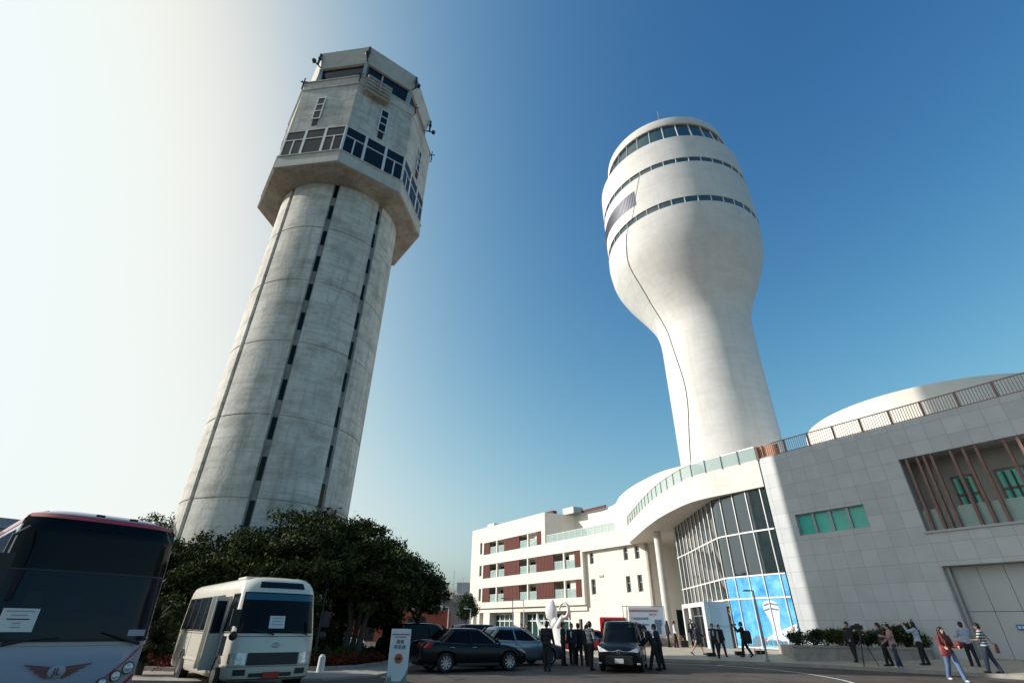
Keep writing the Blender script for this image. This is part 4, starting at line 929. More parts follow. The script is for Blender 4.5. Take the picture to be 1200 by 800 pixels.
# ================================================================== VEHICLES
def wheel(root, x, y, r, wd=.2, spokes=8, steer=0):
    t = MB(); sx = 1 if x > 0 else -1
    pr = [(-.5, .80), (-.5, .93), (-.38, 1.0), (.38, 1.0), (.5, .93), (.5, .68)]
    vs = []; fs = []; n = 28
    for a, b in pr:
        for i in range(n): tt = 2 * math.pi * i / n; vs.append((x + a * wd, y + b * r * math.cos(tt), r + b * r * math.sin(tt)))
    for j in range(len(pr) - 1):
        for i in range(n): a = j * n + i; b = j * n + (i + 1) % n; fs.append((a, b, b + n, a + n))
    t.add(vs, fs); w_ = t.build('tyre', tyre, root, True, 50); q = MB(); ri = r * .68
    q.tube([(x + sx * wd * .2, y, r), (x + sx * wd * .24, y, r)], ri * .98, 28); q.build('brake_disc', dark, w_)
    q = MB()
    for i in range(n):
        pass
    for a_ in range(spokes):
        tt = 2 * math.pi * a_ / spokes; q.bar((x + sx * wd * .42, y, r), (x + sx * wd * .46, y + ri * .95 * math.cos(tt), r + ri * .95 * math.sin(tt)), r * .16, .03, (sx, 0, 0))
    q.tube([(x + sx * wd * .36, y, r), (x + sx * wd * .5, y, r)], r * .16, 14)
    vs = []; fs = []
    for (rr, xx) in ((ri * .90, .44), (ri * 1.0, .50), (ri * 1.03, .44), (ri * .92, .3)):
        for i in range(n): tt = 2 * math.pi * i / n; vs.append((x + sx * wd * xx, y + rr * math.cos(tt), r + rr * math.sin(tt)))
    for j in range(3):
        for i in range(n): a = j * n + i; b = j * n + (i + 1) % n; fs.append((a, b, b + n, a + n))
    q.add(vs, fs); q.build('rim', rim, w_, True, 40)

def car(name, label, cat_, loc, az, sc, paint, P, glass=glassc):
    root = thing(name, label, cat_, (*loc, 0), R(-az)); root.scale = (sc,) * 3
    L_, wd, belt = P['L'], P['w'], P['belt']
    # lower body: rings of points from sill over the shoulder to the centre line
    q = MB(); vs = []; fs = []; HP = 9
    st = P['st']
    for (y, zb, zt, ww) in st:
        hp_ = [(0, zb), (ww * .84, zb), (ww * .96, zb + .07), (ww * 1.0, zb + (zt - zb) * .38), (ww * .995, zb + (zt - zb) * .62), (ww * .96, zt - .10), (ww * .90, zt - .03), (ww * .72, zt + .0), (0, zt + .03)]
        ring = [(x, z) for x, z in hp_] + [(-x, z) for x, z in hp_[-2:0:-1]]
        vs += [(x, y, z) for x, z in ring]
    n = 2 * HP - 2
    for j in range(len(st) - 1):
        for i in range(n): a = j * n + i; b = j * n + (i + 1) % n; fs.append((a, b, b + n, a + n))
    fs += [tuple(range(n)), tuple(range((len(st) - 1) * n, len(st) * n))[::-1]]
    q.add(vs, fs); body = q.build('body', paint, root, True, 80, sub=1)
    cut = MB()
    for wy in P['wheels']: cut.tube([(-1.2, wy, P['r']), (1.2, wy, P['r'])], P['r'] + .055, 32)
    cm = bpy.data.meshes.new('cut'); cm.from_pydata(cut.v, [], cut.f)
    bm = bmesh.new(); bm.from_mesh(cm); bmesh.ops.recalc_face_normals(bm, faces=bm.faces); bm.to_mesh(cm); bm.free()
    co = bpy.data.objects.new('arch_cut', cm); COL.objects.link(co); co.matrix_world = Matrix.Translation((*loc, 0)) @ Matrix.Rotation(R(-az), 4, 'Z') @ Matrix.Scale(sc, 4)
    md = body.modifiers.new('arch', 'BOOLEAN'); md.operation = 'DIFFERENCE'; md.object = co; md.solver = 'EXACT'
    bpy.context.view_layer.update(); dg = bpy.context.evaluated_depsgraph_get(); nm = bpy.data.meshes.new_from_object(body.evaluated_get(dg)); body.modifiers.clear(); body.data = nm
    bpy.data.objects.remove(co)
    uw = MB(); uw.box(-wd * .8, wd * .8, -L_ + .25, -.25, .22, .6); uw.build('underbody', dark, root)
    # cabin glass
    yb0, yb1, yt0, yt1, zt, wb, wt = P['cab']
    def ring(t, grow=0.0, z=None):
        y0 = yb0 * (1 - t) + yt0 * t; y1 = yb1 * (1 - t) + yt1 * t; ww = wb * (1 - t) + wt * t; c = (y0 + y1) / 2; hl = (y0 - y1) / 2 + grow; out = []
        for i in range(48):
            a = 2 * math.pi * i / 48; cx, sy = math.cos(a), math.sin(a)
            out.append(((ww + grow) * math.copysign(abs(cx) ** .42, cx), c + hl * math.copysign(abs(sy) ** .42, sy), (belt - .05) * (1 - t) + zt * t if z is None else z))
        return out
    q = MB(); vs = []; fs = []; lv_ = [0, .35, .7, 1.0]
    for t in lv_: vs += ring(t)
    for j in range(3):
        for i in range(48): a = j * 48 + i; b = j * 48 + (i + 1) % 48; fs.append((a, b, b + 48, a + 48))
    fs.append(tuple(range(144, 192))); q.add(vs, fs); gl = q.build('windows', glass, root, True, 50)
    q = MB(); vs = ring(.9, .012) + ring(1.0, .012); r1 = ring(1.0, .012)
    cyy = (yt0 + yt1) / 2
    for k_, (f_, dz) in enumerate(((.93, .045), (.6, .075), (.2, .085))): vs += [(x * f_, cyy + (y - cyy) * f_, zt + dz) for x, y, z in r1]
    fs = []
    for j in range(4):
        for i in range(48): a = j * 48 + i; b = j * 48 + (i + 1) % 48; fs.append((a, b, b + 48, a + 48))
    fs.append(tuple(range(192, 240))); q.add(vs, fs); q.build('roof', paint, root, True, 60)
    for sx in (-1, 1):
        for (a, b, th) in P['pillars']:
            pa = Vector((sx * (wb + .004), a, belt - .03)); pb_ = Vector((sx * (wt + .012), b, zt)); MB().bar(pa, pb_, th, .05, (sx, 0, 0)).build('pillar', paint, root)
        q = MB(); q.ell((sx * (wb + .14), yb0 - .38, belt + .09), (.11, .07, .075), None, 12, 8); q.bar((sx * wb, yb0 - .36, belt), (sx * (wb + .1), yb0 - .38, belt + .06), .05); q.build('wing_mirror', paint, root, True)
        for hy in P['handles']:
            q = MB(); q.ell((sx * wd * .995, hy, belt - .14), (.03, .11, .02), None, 10, 6); q.build('door_handle', P.get('trim', chrome), root, True)
        for ly in P['doors']: MB().bar((sx * (wd * 1.003), ly, .38), (sx * (wd * .975), ly, belt - .08), .012, .012).build('door_gap', dark, root)
        q = MB(); q.box(*(sorted((sx * wd * .90, sx * wd * 1.0))), P['wheels'][1] + .45, P['wheels'][0] - .45, .2, .3); q.build('side_skirt', blackp, root, bevel=.02)
    for wy in P['wheels']:
        for sx in (-1, 1): wheel(root, sx * (wd - .12), wy, P['r'], .22, P.get('spokes', 9))
    F_ = P['front']
    for sx in (-1, 1):
        q = MB(); hl = [(x, y + F_.get('push', .05), z) for x, y, z in F_['lamp']]; q.add([(sx * x, y + o, z) for o in (0, -.22) for x, y, z in hl], [tuple(range(len(hl))), tuple(range(len(hl), 2 * len(hl)))[::-1]] + [(i, (i + 1) % len(hl), (i + 1) % len(hl) + len(hl), i + len(hl)) for i in range(len(hl))]); q.build('headlight', lampgl, root, bevel=.01)
        q = MB(); tl_ = F_['tail']; q.add([(sx * x, y + o, z) for o in (0, .2) for x, y, z in tl_], [tuple(range(len(tl_))), tuple(range(len(tl_), 2 * len(tl_)))[::-1]] + [(i, (i + 1) % len(tl_), (i + 1) % len(tl_) + len(tl_), i + len(tl_)) for i in range(len(tl_))]); q.build('tail_light', redl, root, bevel=.01)
    gw, g0, g1, gy = F_['grille']; q = MB(); q.box(-gw, gw, gy - .08, gy, g0, g1); gr = q.build('grille', blackp, root, bevel=.02)
    q = MB()
    for k in range(4): z = g0 + (g1 - g0) * (k + .5) / 4; q.box(-gw * .95, gw * .95, gy, gy + .012, z - .012, z + .012)
    q.build('grille_bar', F_.get('gbar', dsteel), gr)
    q = MB(); q.box(-.18, .18, gy + .02, gy + .04, F_['plate'] - .08, F_['plate'] + .08); pt = q.build('number_plate', paper, root)
    return root, pt

def text(body, size, m, parent, mtx, name='lettering', align='CENTER', ext=.002):
    c = bpy.data.curves.new(name, 'FONT'); c.body = body; c.size = size; c.align_x = align; c.align_y = 'CENTER'; c.extrude = ext; c.materials.append(m); c.space_line = 1.1
    o = bpy.data.objects.new(name, c); COL.objects.link(o); bpy.context.view_layer.update(); me = bpy.data.meshes.new_from_object(o.evaluated_get(bpy.context.evaluated_depsgraph_get())); bpy.data.objects.remove(o)
    o = bpy.data.objects.new(name, me); COL.objects.link(o); o.parent = parent; o.matrix_local = mtx; return o
def facing(x, y, z, rz=0.0, tilt=90): return Matrix.Translation((x, y, z)) @ Matrix.Rotation(rz, 4, 'Z') @ Matrix.Rotation(R(tilt), 4, 'X')

pblack = mat('paint_black', (.006, .006, .007), .2, coat=.12, spec=.25); psilver = mat('paint_silver', (.22, .25, .29), .25, metal=.55, coat=.5); pnavy = mat('paint_dark_blue', (.006, .008, .011), .2, coat=.1, spec=.25)
SED = dict(L=4.75, w=.9, belt=.95, r=.325, wheels=(-.95, -3.72), cab=(-1.2, -4.2, -2.05, -3.45, 1.38, .80, .60), handles=(-2.55, -3.5), doors=(-1.55, -2.65, -3.45), pillars=((-1.35, -2.08, .07), (-2.62, -2.7, .07), (-3.95, -3.4, .12)),
    st=[(0, .32, .60, .62), (-.06, .24, .66, .74), (-.25, .2, .74, .84), (-.6, .2, .84, .885), (-1.0, .2, .92, .90), (-1.5, .2, .96, .905), (-2.4, .2, .965, .905), (-3.3, .2, .985, .90), (-3.9, .2, 1.03, .89), (-4.35, .22, 1.05, .85), (-4.65, .28, 1.02, .76), (-4.75, .36, .9, .66)],
    front=dict(lamp=[(.42, -.04, .56), (.80, -.22, .60), (.84, -.42, .74), (.50, -.14, .68)], tail=[(.42, -4.74, .80), (.80, -4.6, .80), (.83, -4.4, .98), (.46, -4.72, .98)], grille=(.36, .40, .62, .01), plate=.42))
r_, pt_ = car('parked_car', 'black saloon parked side-on behind the signboard, nose pointing right', 'car', (.47, 24.25), 61, .98, pnavy, SED)
SIL = dict(SED); SIL = {**SED, 'L': 4.6}
r_, pt_ = car('parked_car', 'silver saloon parked behind the black saloon, half hidden by it', 'car', (2.35, 27.75), 62, 1.03, psilver, SED)
for lb, loc, az_, pn in (('dark estate car whose roof shows above the black saloon, behind the signboard', (-2.3, 29.8), 48, pblack), ('dark car parked beyond the silver saloon with only its roof showing', (.6, 34.2), 55, pnavy)):
    car('parked_car', lb, 'car', loc, az_, 1.0, pn, {**SED, 'belt': 1.0, 'cab': (-1.1, -4.55, -1.9, -4.2, 1.52, .82, .66), 'pillars': ((-1.25, -1.93, .07), (-2.62, -2.66, .07), (-4.3, -4.1, .14))})
MPV = dict(L=4.85, w=.925, belt=1.10, r=.34, wheels=(-.95, -3.75), cab=(-.75, -4.75, -1.7, -4.55, 1.80, .875, .74), handles=(-2.5, -2.9), doors=(-1.5, -2.7, -3.7), spokes=5, pillars=((-.85, -1.72, .07), (-2.65, -2.7, .09), (-3.7, -3.7, .09), (-4.6, -4.5, .12)),
    st=[(0, .25, .78, .68), (-.04, .2, .84, .80), (-.18, .18, .92, .88), (-.45, .18, 1.0, .915), (-.9, .18, 1.08, .925), (-1.6, .18, 1.11, .925), (-2.6, .18, 1.12, .925), (-3.8, .18, 1.13, .92), (-4.5, .2, 1.13, .90), (-4.8, .28, 1.1, .85), (-4.85, .36, 1.0, .8)],
    front=dict(lamp=[(.40, .015, .74), (.80, -.06, .72), (.90, -.30, .93), (.78, -.12, .90)], tail=[(.7, -4.86, .8), (.86, -4.75, .8), (.86, -4.72, 1.1), (.72, -4.84, 1.1)], grille=(.55, .28, .60, .035), plate=.42, push=.07))
mv, pt_ = car('black_van', 'black people carrier facing the viewer with bright headlights and a number plate', 'minivan', (4.35, 22.75), 196.3, .945, pblack, MPV)
text('RDB-6638', .085, ink, pt_, facing(0, .055, .42, math.pi))
q = MB()
for sx in (-1, 1): q.tube([(0, .05, .79), (sx * .18, .045, .74), (sx * .42, .03, .75)], [.02, .016, .012], 8); q.tube([(0, .05, .79), (sx * .07, .05, .72), (sx * .02, .05, .66)], [.014, .012, .008], 8)
q.build('chrome_strip', chrome, mv, True)
q = MB()
for sx in (-1, 1): q.box(*sorted((sx * .72, sx * .86)), -.02, .02, .30, .36)
q.build('fog_lamp', lampgl, mv, bevel=.01)

# ---- minibus and coach: horizontal slices of a rounded box
def busbody(root, w, L_, levels, paint, rear=.1, name='body'):
    """levels = (z, halfwidth, y of the front, bulge)"""
    NU = 22; vs = []; fs = []
    def outline(z, ww, fy, bu):
        o = []
        for i in range(NU + 1):
            u = -1 + 2 * i / NU; u = math.copysign(1 - (1 - abs(u)) ** 1.5, u); o.append((ww * u, fy - bu * (.3 * u * u + .7 * abs(u) ** 7), z))
        for y in (-.9, -L_ * .3, -L_ * .6, -L_ + .4): o.append((ww, y, z))
        o += [(ww * .96, -L_ + .08, z), (ww * .8, -L_, z), (-ww * .8, -L_, z), (-ww * .96, -L_ + .08, z)]
        for y in (-L_ + .4, -L_ * .6, -L_ * .3, -.9): o.append((-ww, y, z))
        return o
    for l in levels: vs += outline(*l)
    n = len(vs) // len(levels)
    for j in range(len(levels) - 1):
        for i in range(n): a = j * n + i; b = j * n + (i + 1) % n; fs.append((a, b, b + n, a + n))
    fs += [tuple(range(n - 1, -1, -1)), tuple(range((len(levels) - 1) * n, len(levels) * n))]
    return MB().add(vs, fs).build(name, paint, root, True, 50)
def lev(levels, z):
    for a, b in zip(levels, levels[1:]):
        if a[0] <= z <= b[0]: t = (z - a[0]) / (b[0] - a[0]); return [a[i] * (1 - t) + b[i] * t for i in range(4)]
    return levels[-1]
def fpatch(levels, u0, u1, z0, z1, off, m, name, root, zf=None, nz=6, nu=18, u0t=None, u1t=None):
    vs = []; fs = []
    for j in range(nz + 1):
        z = z0 + (z1 - z0) * j / nz; _, ww, fy, bu = lev(levels, z); tt = j / nz
        a = u0 + ((u0t if u0t is not None else u0) - u0) * tt; b = u1 + ((u1t if u1t is not None else u1) - u1) * tt
        for i in range(nu + 1):
            u = a + (b - a) * i / nu; vs.append((ww * u * (1 + off / ww), fy - bu * (.3 * u * u + .7 * abs(u) ** 7) + off, z))
    for j in range(nz):
        for i in range(nu): c = j * (nu + 1) + i; fs.append((c, c + nu + 1, c + nu + 2, c + 1))
    return MB().add(vs, fs).build(name, m, root, True, 60, fix=False)
def spatch(levels, sx, y0, y1, z0, z1, off, m, name, root, slant=0.0):
    vs = []
    for z, dy in ((z0, 0), ((z0 + z1) / 2, slant / 2), (z1, slant)):
        ww = lev(levels, z)[1] + off; vs += [(sx * ww, y0 - dy, z), (sx * ww, y1, z)]
    return MB().add(vs, [(0, 1, 3, 2), (2, 3, 5, 4)]).build(name, m, root)
pwhite = mat('paint_white', (.66, .63, .54), .35, coat=.4, var=.05, vs=1.2)
ML = [(.28, .96, -.06, .22), (.34, 1.0, 0, .22), (.62, 1.02, .0, .22), (.9, 1.02, -.02, .22), (1.18, 1.02, -.07, .24), (1.3, 1.015, -.10, .25), (2.22, .955, -.36, .28), (2.36, .93, -.42, .32), (2.48, .88, -.52, .36), (2.56, .76, -.7, .4), (2.60, .5, -1.0, .3)]
mb = thing('minibus', 'white minibus with its side door open and a paper notice in the windscreen', 'minibus', (-5.92, 14.75, 0), R(-139.7)); mb.scale = (1.01,) * 3
b_ = busbody(mb, 1.0, 6.95, ML, pwhite)
ws = fpatch(ML, -.93, .93, 1.27, 2.2, .008, glassc, 'windscreen', mb)
fpatch(ML, -.90, .90, 2.02, 2.17, .014, mat('sun_strip', (.02, .10, .16), .15), 'tint_strip', ws)
fpatch(ML, -.62, .62, 2.31, 2.46, .012, glassd, 'route_window', mb, nz=3)
for sx in (-1, 1):
    y_ = -.75
    for k, (a, b) in enumerate(((-.5, -1.22), (-2.18, -2.95), (-3.05, -3.85), (-3.95, -4.75), (-4.85, -5.65), (-5.75, -6.5))):
        f = spatch(ML, sx, a, b, 1.30, 2.14, .006, glassd, 'side_window', mb, .16 if k == 0 else 0)
        q = MB(); ww = 1.0
        for (p, r) in (((a, 1.28), (b, 1.28)), ((a - (.16 if k == 0 else 0), 2.16), (b, 2.16)), ((a, 1.28), (a - (.16 if k == 0 else 0), 2.16)), ((b, 1.28), (b, 2.16))):
            q.bar((sx * (lev(ML, p[1])[1] + .006), p[0], p[1]), (sx * (lev(ML, r[1])[1] + .006), r[0], r[1]), .025, .02)
        q.build('rubber_seal', blackp, f)
    q = MB(); q.box(*sorted((sx * 1.0, sx * 1.035)), -6.6, -.35, .55, .60); q.build('rub_strip', pwhite, mb)
for sx in (-1, 1):
    q = MB()
    for yy in (-2.3, -4.8, -6.6): q.bar((sx * 1.021, yy, .5), (sx * 1.021, yy, 1.25), .012, .01)
    q.bar((sx * 1.021, -2.3, 1.22), (sx * 1.021, -6.7, 1.22), .012, .01); q.build('panel_seam', dsteel, mb)
q = MB(); q.box(-.45, .45, -3.4, -2.6, 2.6, 2.7); q.build('roof_vent', pwhite, mb, bevel=.03)
fpatch(ML, -.97, .97, 1.20, 1.212, .012, dsteel, 'panel_seam', mb, nz=1)
fpatch(ML, -.97, .97, .57, .58, .012, dsteel, 'panel_seam', mb, nz=1)
# open folding door on the vehicle's right
spatch(ML, 1, -1.38, -2.06, .42, 2.12, .01, dark, 'door_opening', mb)
q = MB(); q.box(1.02, 1.34, -1.42, -1.38, .45, 2.1); q.box(1.02, 1.3, -2.08, -2.04, .45, 2.1); dr_ = q.build('folding_door', pwhite, mb, bevel=.01)
q = MB(); q.box(1.06, 1.3, -1.385, -1.375, 1.25, 2.0); q.build('pane', glassd, dr_)
spatch(ML, 1, -.72, -1.12, .78, 1.2, .008, glassd, 'lower_pane', mb)
q = MB(); q.box(1.022, 1.03, -2.5, -2.36, .85, 1.0); q.build('badge', redl, mb)
fpatch(ML, -.60, .60, .60, .86, .012, blackp, 'grille', mb, nz=2)
for z in (.66, .73, .80): fpatch(ML, -.58, .58, z, z + .02, .018, dsteel, 'grille_bar', mb, nz=1)
for sx in (-1, 1):
    a, b = sorted((sx * .63, sx * .93)); fpatch(ML, a, b, .62, .86, .014, lampgl, 'headlight', mb, nz=2)
    a, b = sorted((sx * .945, sx * .985)); fpatch(ML, a, b, .64, .84, .014, amber, 'indicator', mb, nz=1)
    a, b = sorted((sx * .58, sx * .84)); fpatch(ML, a, b, .40, .52, .014, blackp, 'fog_lamp', mb, nz=1)
fpatch(ML, -.5, .5, .36, .44, .014, blackp, 'air_intake', mb, nz=1)
q = MB(); q.box(-.2, .2, .03, .05, .33, .46); np_ = q.build('number_plate', inkr, mb)
fpatch(ML, -.95, .95, .30, .335, .012, steel, 'bumper_edge', mb, nz=1)
q = MB(); pts_ = [(.045 * math.cos(t) * 2.1, .045 * math.sin(t) * 1.1) for t in [i * 6.283 / 20 for i in range(21)]]
q.tube([(x, -.02, 1.02 + z) for x, z in pts_], .007, 6); q.tube([(x * .45, -.015, 1.03 + z * .7) for x, z in pts_], .006, 6); q.build('front_emblem', chrome, mb)
for x0, x1 in ((-.75, -.2), (.1, .62)):
    q = MB(); q.tube([(x0, -.02, 1.24), ((x0 + x1) / 2, -.02, 1.30), (x1, -.05, 1.34)], [.018, .012, .008], 6); q.build('wiper', blackp, mb)
nt_ = fpatch(ML, -.14, .24, 1.38, 1.66, .014, paper, 'paper_notice', mb, nz=1, nu=2)
for k in range(3): fpatch(ML, -.08, .18, 1.60 - k * .07, 1.62 - k * .07, .018, inkg, 'print_line', nt_, nz=1, nu=2)
for sx in (-1, 1):
    q = MB(); q.tube([(sx * .95, -.1, 1.35), (sx * 1.12, .06, 1.45), (sx * 1.14, .08, 1.6)], .018, 8); q.box(*sorted((sx * 1.04, sx * 1.24)), .06, .12, 1.42, 1.78); q.ell((sx * 1.1, .1, 1.22), (.1, .06, .1)); q.build('wing_mirror', blackp, mb, bevel=.02)
    for wy in (-1.25 if sx < 0 else -.62, -5.2): wheel(mb, sx * .88, -1.0 if wy > -2 else wy, .36, .22, 6)
    q = MB()
    for wy in (-1.0, -5.2): q.tube([(sx * 1.0, wy, .36), (sx * 1.028, wy, .36)], .43, 28)
    q.build('wheel_arch', dark, mb)
for wy in (-1.0, -5.2):
    for sx in (-1, 1):
        q = MB(); q.tube([(sx * 1.03, wy, .36), (sx * 1.045, wy, .36)], .345, 28); hub = q.build('tyre', tyre, mb, True, 50); q = MB(); q.tube([(sx * 1.045, wy, .36), (sx * 1.06, wy, .36)], .2, 24); q.build('hub', rim, hub)

CS = .90
cblue = mat('coach_pale_blue', (.27, .32, .42), .35, coat=.4, var=.05, vs=1); cred = mat('coach_red', (.42, .025, .02), .3, coat=.5); cgrey = mat('coach_grey', (.30, .31, .34), .4, coat=.3)
CLv = [(.28, 1.16, -.1, .3), (.36, 1.22, -.02, .28), (.8, 1.24, .03, .28), (1.3, 1.25, .0, .28), (1.6, 1.25, -.03, .3), (3.1, 1.25, -.22, .34), (3.3, 1.22, -.28, .36), (3.42, 1.12, -.4, .4), (3.5, .9, -.6, .4)]
co = thing('coach', 'large coach with a red roof edge, tall dark windscreen and a winged front emblem', 'coach', (-6.83, 8.95, 0), R(-131)); co.scale = (CS,) * 3
busbody(co, 1.25, 11.5, CLv, cblue)
wsc = fpatch(CLv, -.965, .965, 1.36, 3.31, .03, glassc, 'windscreen', co, nz=28)
fpatch(CLv, -.96, .96, 2.42, 2.45, .036, blackp, 'divider', wsc, nz=1)
fpatch(CLv, -.95, .95, 1.40, 2.41, .034, mat('lower_screen', (.006, .012, .022), .1, spec=.35, ior=1.35), 'lower_pane', wsc, nz=5)
fpatch(CLv, -.99, .99, 3.315, 3.40, .034, cred, 'roof_trim', co, nz=2)
for sx in (-1, 1):
    spatch(CLv, sx, -.55, -11.2, 3.2, 3.36, .012, cred, 'roof_trim', co); spatch(CLv, sx, -.75, -11.2, 1.6, 3.1, .01, glassd, 'side_window', co)
    a, b = sorted((sx * .968, sx * .995)); fpatch(CLv, a, b, 1.3, 3.25, .016, cgrey, 'screen_pillar', co)
    for wy in (-2.5, -8.6): wheel(co, sx * 1.1, wy, .5, .28, 8)
    q = MB(); q.box(*sorted((sx * .2, sx * .34)), .06, .08, 3.36, 3.4); q.build('marker_lamp', blackp, co)
fpatch(CLv, -.97, .97, 1.30, 1.345, .014, mat('coach_beige', (.36, .35, .33), .4), 'cowl_strip', co, nz=1)
for k_, (a_, b_, z_) in enumerate(((.02, .20, 2.02), (-.55, -.35, 1.98), (.45, .62, 2.1))): fpatch(CLv, a_, b_, z_ - .22, z_, .038, mat('seat_%d' % k_, (.022, .03, .045), .8), 'seat_back', wsc, nz=2, nu=3)
# red swoosh and lamps
def fpoly2(pts, off, m, name, parent):
    vs = []
    for u, z in pts: _, ww, fy, bu = lev(CLv, z); vs.append((ww * u * (1 + off / ww), fy - bu * (.3 * u * u + .7 * abs(u) ** 7) + off, z))
    n = len(pts) // 2; return MB().add(vs, [(i, i + 1, 2 * n - 2 - i, 2 * n - 1 - i) for i in range(n - 1)]).build(name, m, parent, fix=False)
sw = [-.3, -.45, -.6, -.75, -.88, -.97]
for sg_ in (1, -1):
    top = [(u * sg_, .50 + .78 * ((abs(u) - .3) / .67) ** 1.15) for u in sw]; bot = [(u * sg_, .42 + .45 * max(0, (abs(u) - .3) / .67) ** 2.0) for u in sw]
    fpoly2(top + bot[::-1], .012, cgrey, 'lamp_cluster', co)
    fpoly2([(u, z + .04) for u, z in top] + top[::-1], .015, cred, 'red_line', co)
    fpoly2([(u, z) for u, z in bot] + [(u, .30) for u, z in bot[::-1]], .015, cred, 'red_skirt', co)
    for u, z, rr in ((.57, .74, .075), (.71, .83, .085), (.85, .94, .1)):
        _, ww, fy, bu = lev(CLv, z); x = sg_ * ww * u; y_ = fy - bu * (.3 * u * u + .7 * u ** 7)
        q = MB(); q.tube([(x, y_ - .02, z), (x, y_ + .05, z)], rr, 24); h_ = q.build('headlight', dsteel, co, True, 40); q = MB(); q.tube([(x, y_ + .05, z), (x, y_ + .06, z)], rr * .8, 24); q.ell((x, y_ + .055, z), (rr * .6, .04, rr * .6)); q.build('lens', lampgl, h_, True, 50)
# winged emblem
e_ = thing('winged_emblem', None, None); e_.parent = co; emm = mat('emblem_maroon', (.16, .05, .05), .4)
for sg_ in (-1, 1):
    em = MB()
    for k in range(4):
        z = 1.0 - k * .045; em.add([(sg_ * x, .055, zz_) for x, zz_ in ((.10, z - .035), (.44 - k * .08, z + .02 - k * .005), (.46 - k * .08, z + .045), (.10, z))], [(0, 1, 2, 3)])
    em.build('emblem_wing', emm, e_)
q = MB(); q.ell((0, .055, .93), (.12, .02, .10)); q.build('emblem_disc', cgrey, e_, True)
text('JL', .15, ink, e_, facing(0, .085, .93, math.pi), 'emblem_letters')
for x0, x1, z1_ in ((-1.15, -.45, 1.5), (.9, .15, 1.42)):
    q = MB(); q.tube([(x0 * .95, -.02, 1.32), ((x0 + x1) / 2, .03, 1.4), (x1, .04, z1_)], [.03, .022, .015], 8); q.build('wiper', blackp, co, True)
nt2 = fpatch(CLv, .42, .78, 1.50, 1.84, .042, paper, 'paper_notice', co, nz=2, nu=4)
nt2['label'] = 'slanted white paper notice with lines of text'
for k, (a, b, m_) in enumerate(((.46, .74, inkg), (.52, .68, inkg), (.49, .71, ink), (.56, .64, inkg), (.55, .65, inkg))): fpatch(CLv, a, b, 1.79 - k * .058, 1.808 - k * .058, .046, m_, 'print_line', nt2, nz=1, nu=3)
fpatch(CLv, -.90, -.66, 1.44, 1.54, .042, inkg, 'sticker', co, nz=1, nu=4)
for sx in (1,):
    q = MB(); q.tube([(1.15, -.2, 3.1), (1.35, .25, 2.9), (1.36, .3, 2.6)], .03, 8); q.box(1.22, 1.5, .24, .34, 2.1, 2.62); q.build('wing_mirror', blackp, co, bevel=.02)

# car half hidden in the tree shade, red van, far scooter
car('parked_car', 'white car in the tree shade between the minibus and the signboard', 'car', (-8.6, 33.5), 110, .95, pwhite, {**SED})
rv = thing('red_van', 'red box van with a black rear window beyond the black people carrier', 'van', (8.15, 43.4, 0), R(-15)); pred = mat('paint_red', (.45, .02, .03), .35, coat=.3)
q = MB(); q.box(-.95, .95, -1.6, 1.6, .45, 2.2); q.build('body', pred, rv, bevel=.08); q = MB(); q.box(-.6, .98, -1.63, -1.6, 1.25, 2.05); q.build('rear_window', dark, rv)
q = MB(); q.box(-.9, .9, 1.6, 2.5, .4, 1.4); q.build('bonnet', pred, rv, bevel=.1)
for sx in (-1, 1):
    for wy in (-1.0, 1.5): wheel(rv, sx * .85, wy, .33, .2, 6)
q = MB(); q.box(-.8, -.65, -1.63, -1.6, .9, 1.2); q.box(.65, .8, -1.63, -1.6, .9, 1.2); q.build('tail_light', amber, rv)
car('parked_car', 'red car with only its roof showing left of the red van', 'car', (8.3, 40.6), 80, .95, pred, {**SED})
sc = thing('scooter', 'dark motor scooter parked under the trees behind the minibus', 'scooter', (-8.0, 28.6, 0), R(-100))
for y_ in (-.1, -1.2):
    q = MB(); n = 24
    q.tube([(0, y_ + .25 * math.cos(i * 6.283 / n), .27 + .25 * math.sin(i * 6.283 / n)) for i in range(n + 1)], .045, 8); q.build('tyre', tyre, sc, True)
q = MB(); q.tube([(0, -.1, .27), (0, -.3, .7), (0, -.38, 1.0)], [.03, .05, .04], 8); q.tube([(0, -.35, .6), (0, -.5, .35), (0, -.9, .35), (0, -1.0, .6), (0, -1.35, .72)], [.08, .1, .12, .16, .1], 10); q.build('frame', pnavy, sc, True)
q = MB(); q.ell((0, -.95, .78), (.14, .38, .08)); q.build('saddle', blackp, sc, True); q = MB(); q.tube([(-.32, -.42, 1.02), (0, -.38, 1.03), (.32, -.42, 1.02)], .02, 8); q.build('handlebar', dsteel, sc)

# ================================================================== STREET FURNITURE
sb = thing('signboard', 'white upright signboard with Chinese lettering and an orange round arrow', 'sign', (-3.35, 17.9, 0), R(4))
q = MB(); q.box(-.30, .30, -.03, .03, 0, 1.40); q.build('board', mat('sign_white', (.72, .73, .75), .5, var=.05, vs=3), sb, bevel=.005)
q = MB(); q.box(-.34, .34, -.16, .16, 0, .05); q.build('foot', steel, sb)
text('桃園國際機場塔臺暨整體園區', .042, inkr, sb, facing(0, -.034, 1.25)); text('新建工程落成啟用典禮', .034, inkr, sb, facing(0, -.034, 1.18))
text('貴賓\n停車處', .125, ink, sb, facing(0, -.034, .98))
q = MB(); q.plate([(.13 * math.cos(i * .2618), .13 * math.sin(i * .2618) + .62) for i in range(24)], lambda a, b_, c: Vector((a, -.034 - c, b_)), .004); ar = q.build('arrow_disc', mat('disc_orange', (.55, .14, .04), .6), sb)
q = MB(); q.plate([(-.08, .595), (.01, .595), (.01, .56), (.085, .62), (.01, .68), (.01, .645), (-.08, .645)], lambda a, b_, c: Vector((a, -.040 - c, b_)), .003); q.build('arrow', ink, ar)
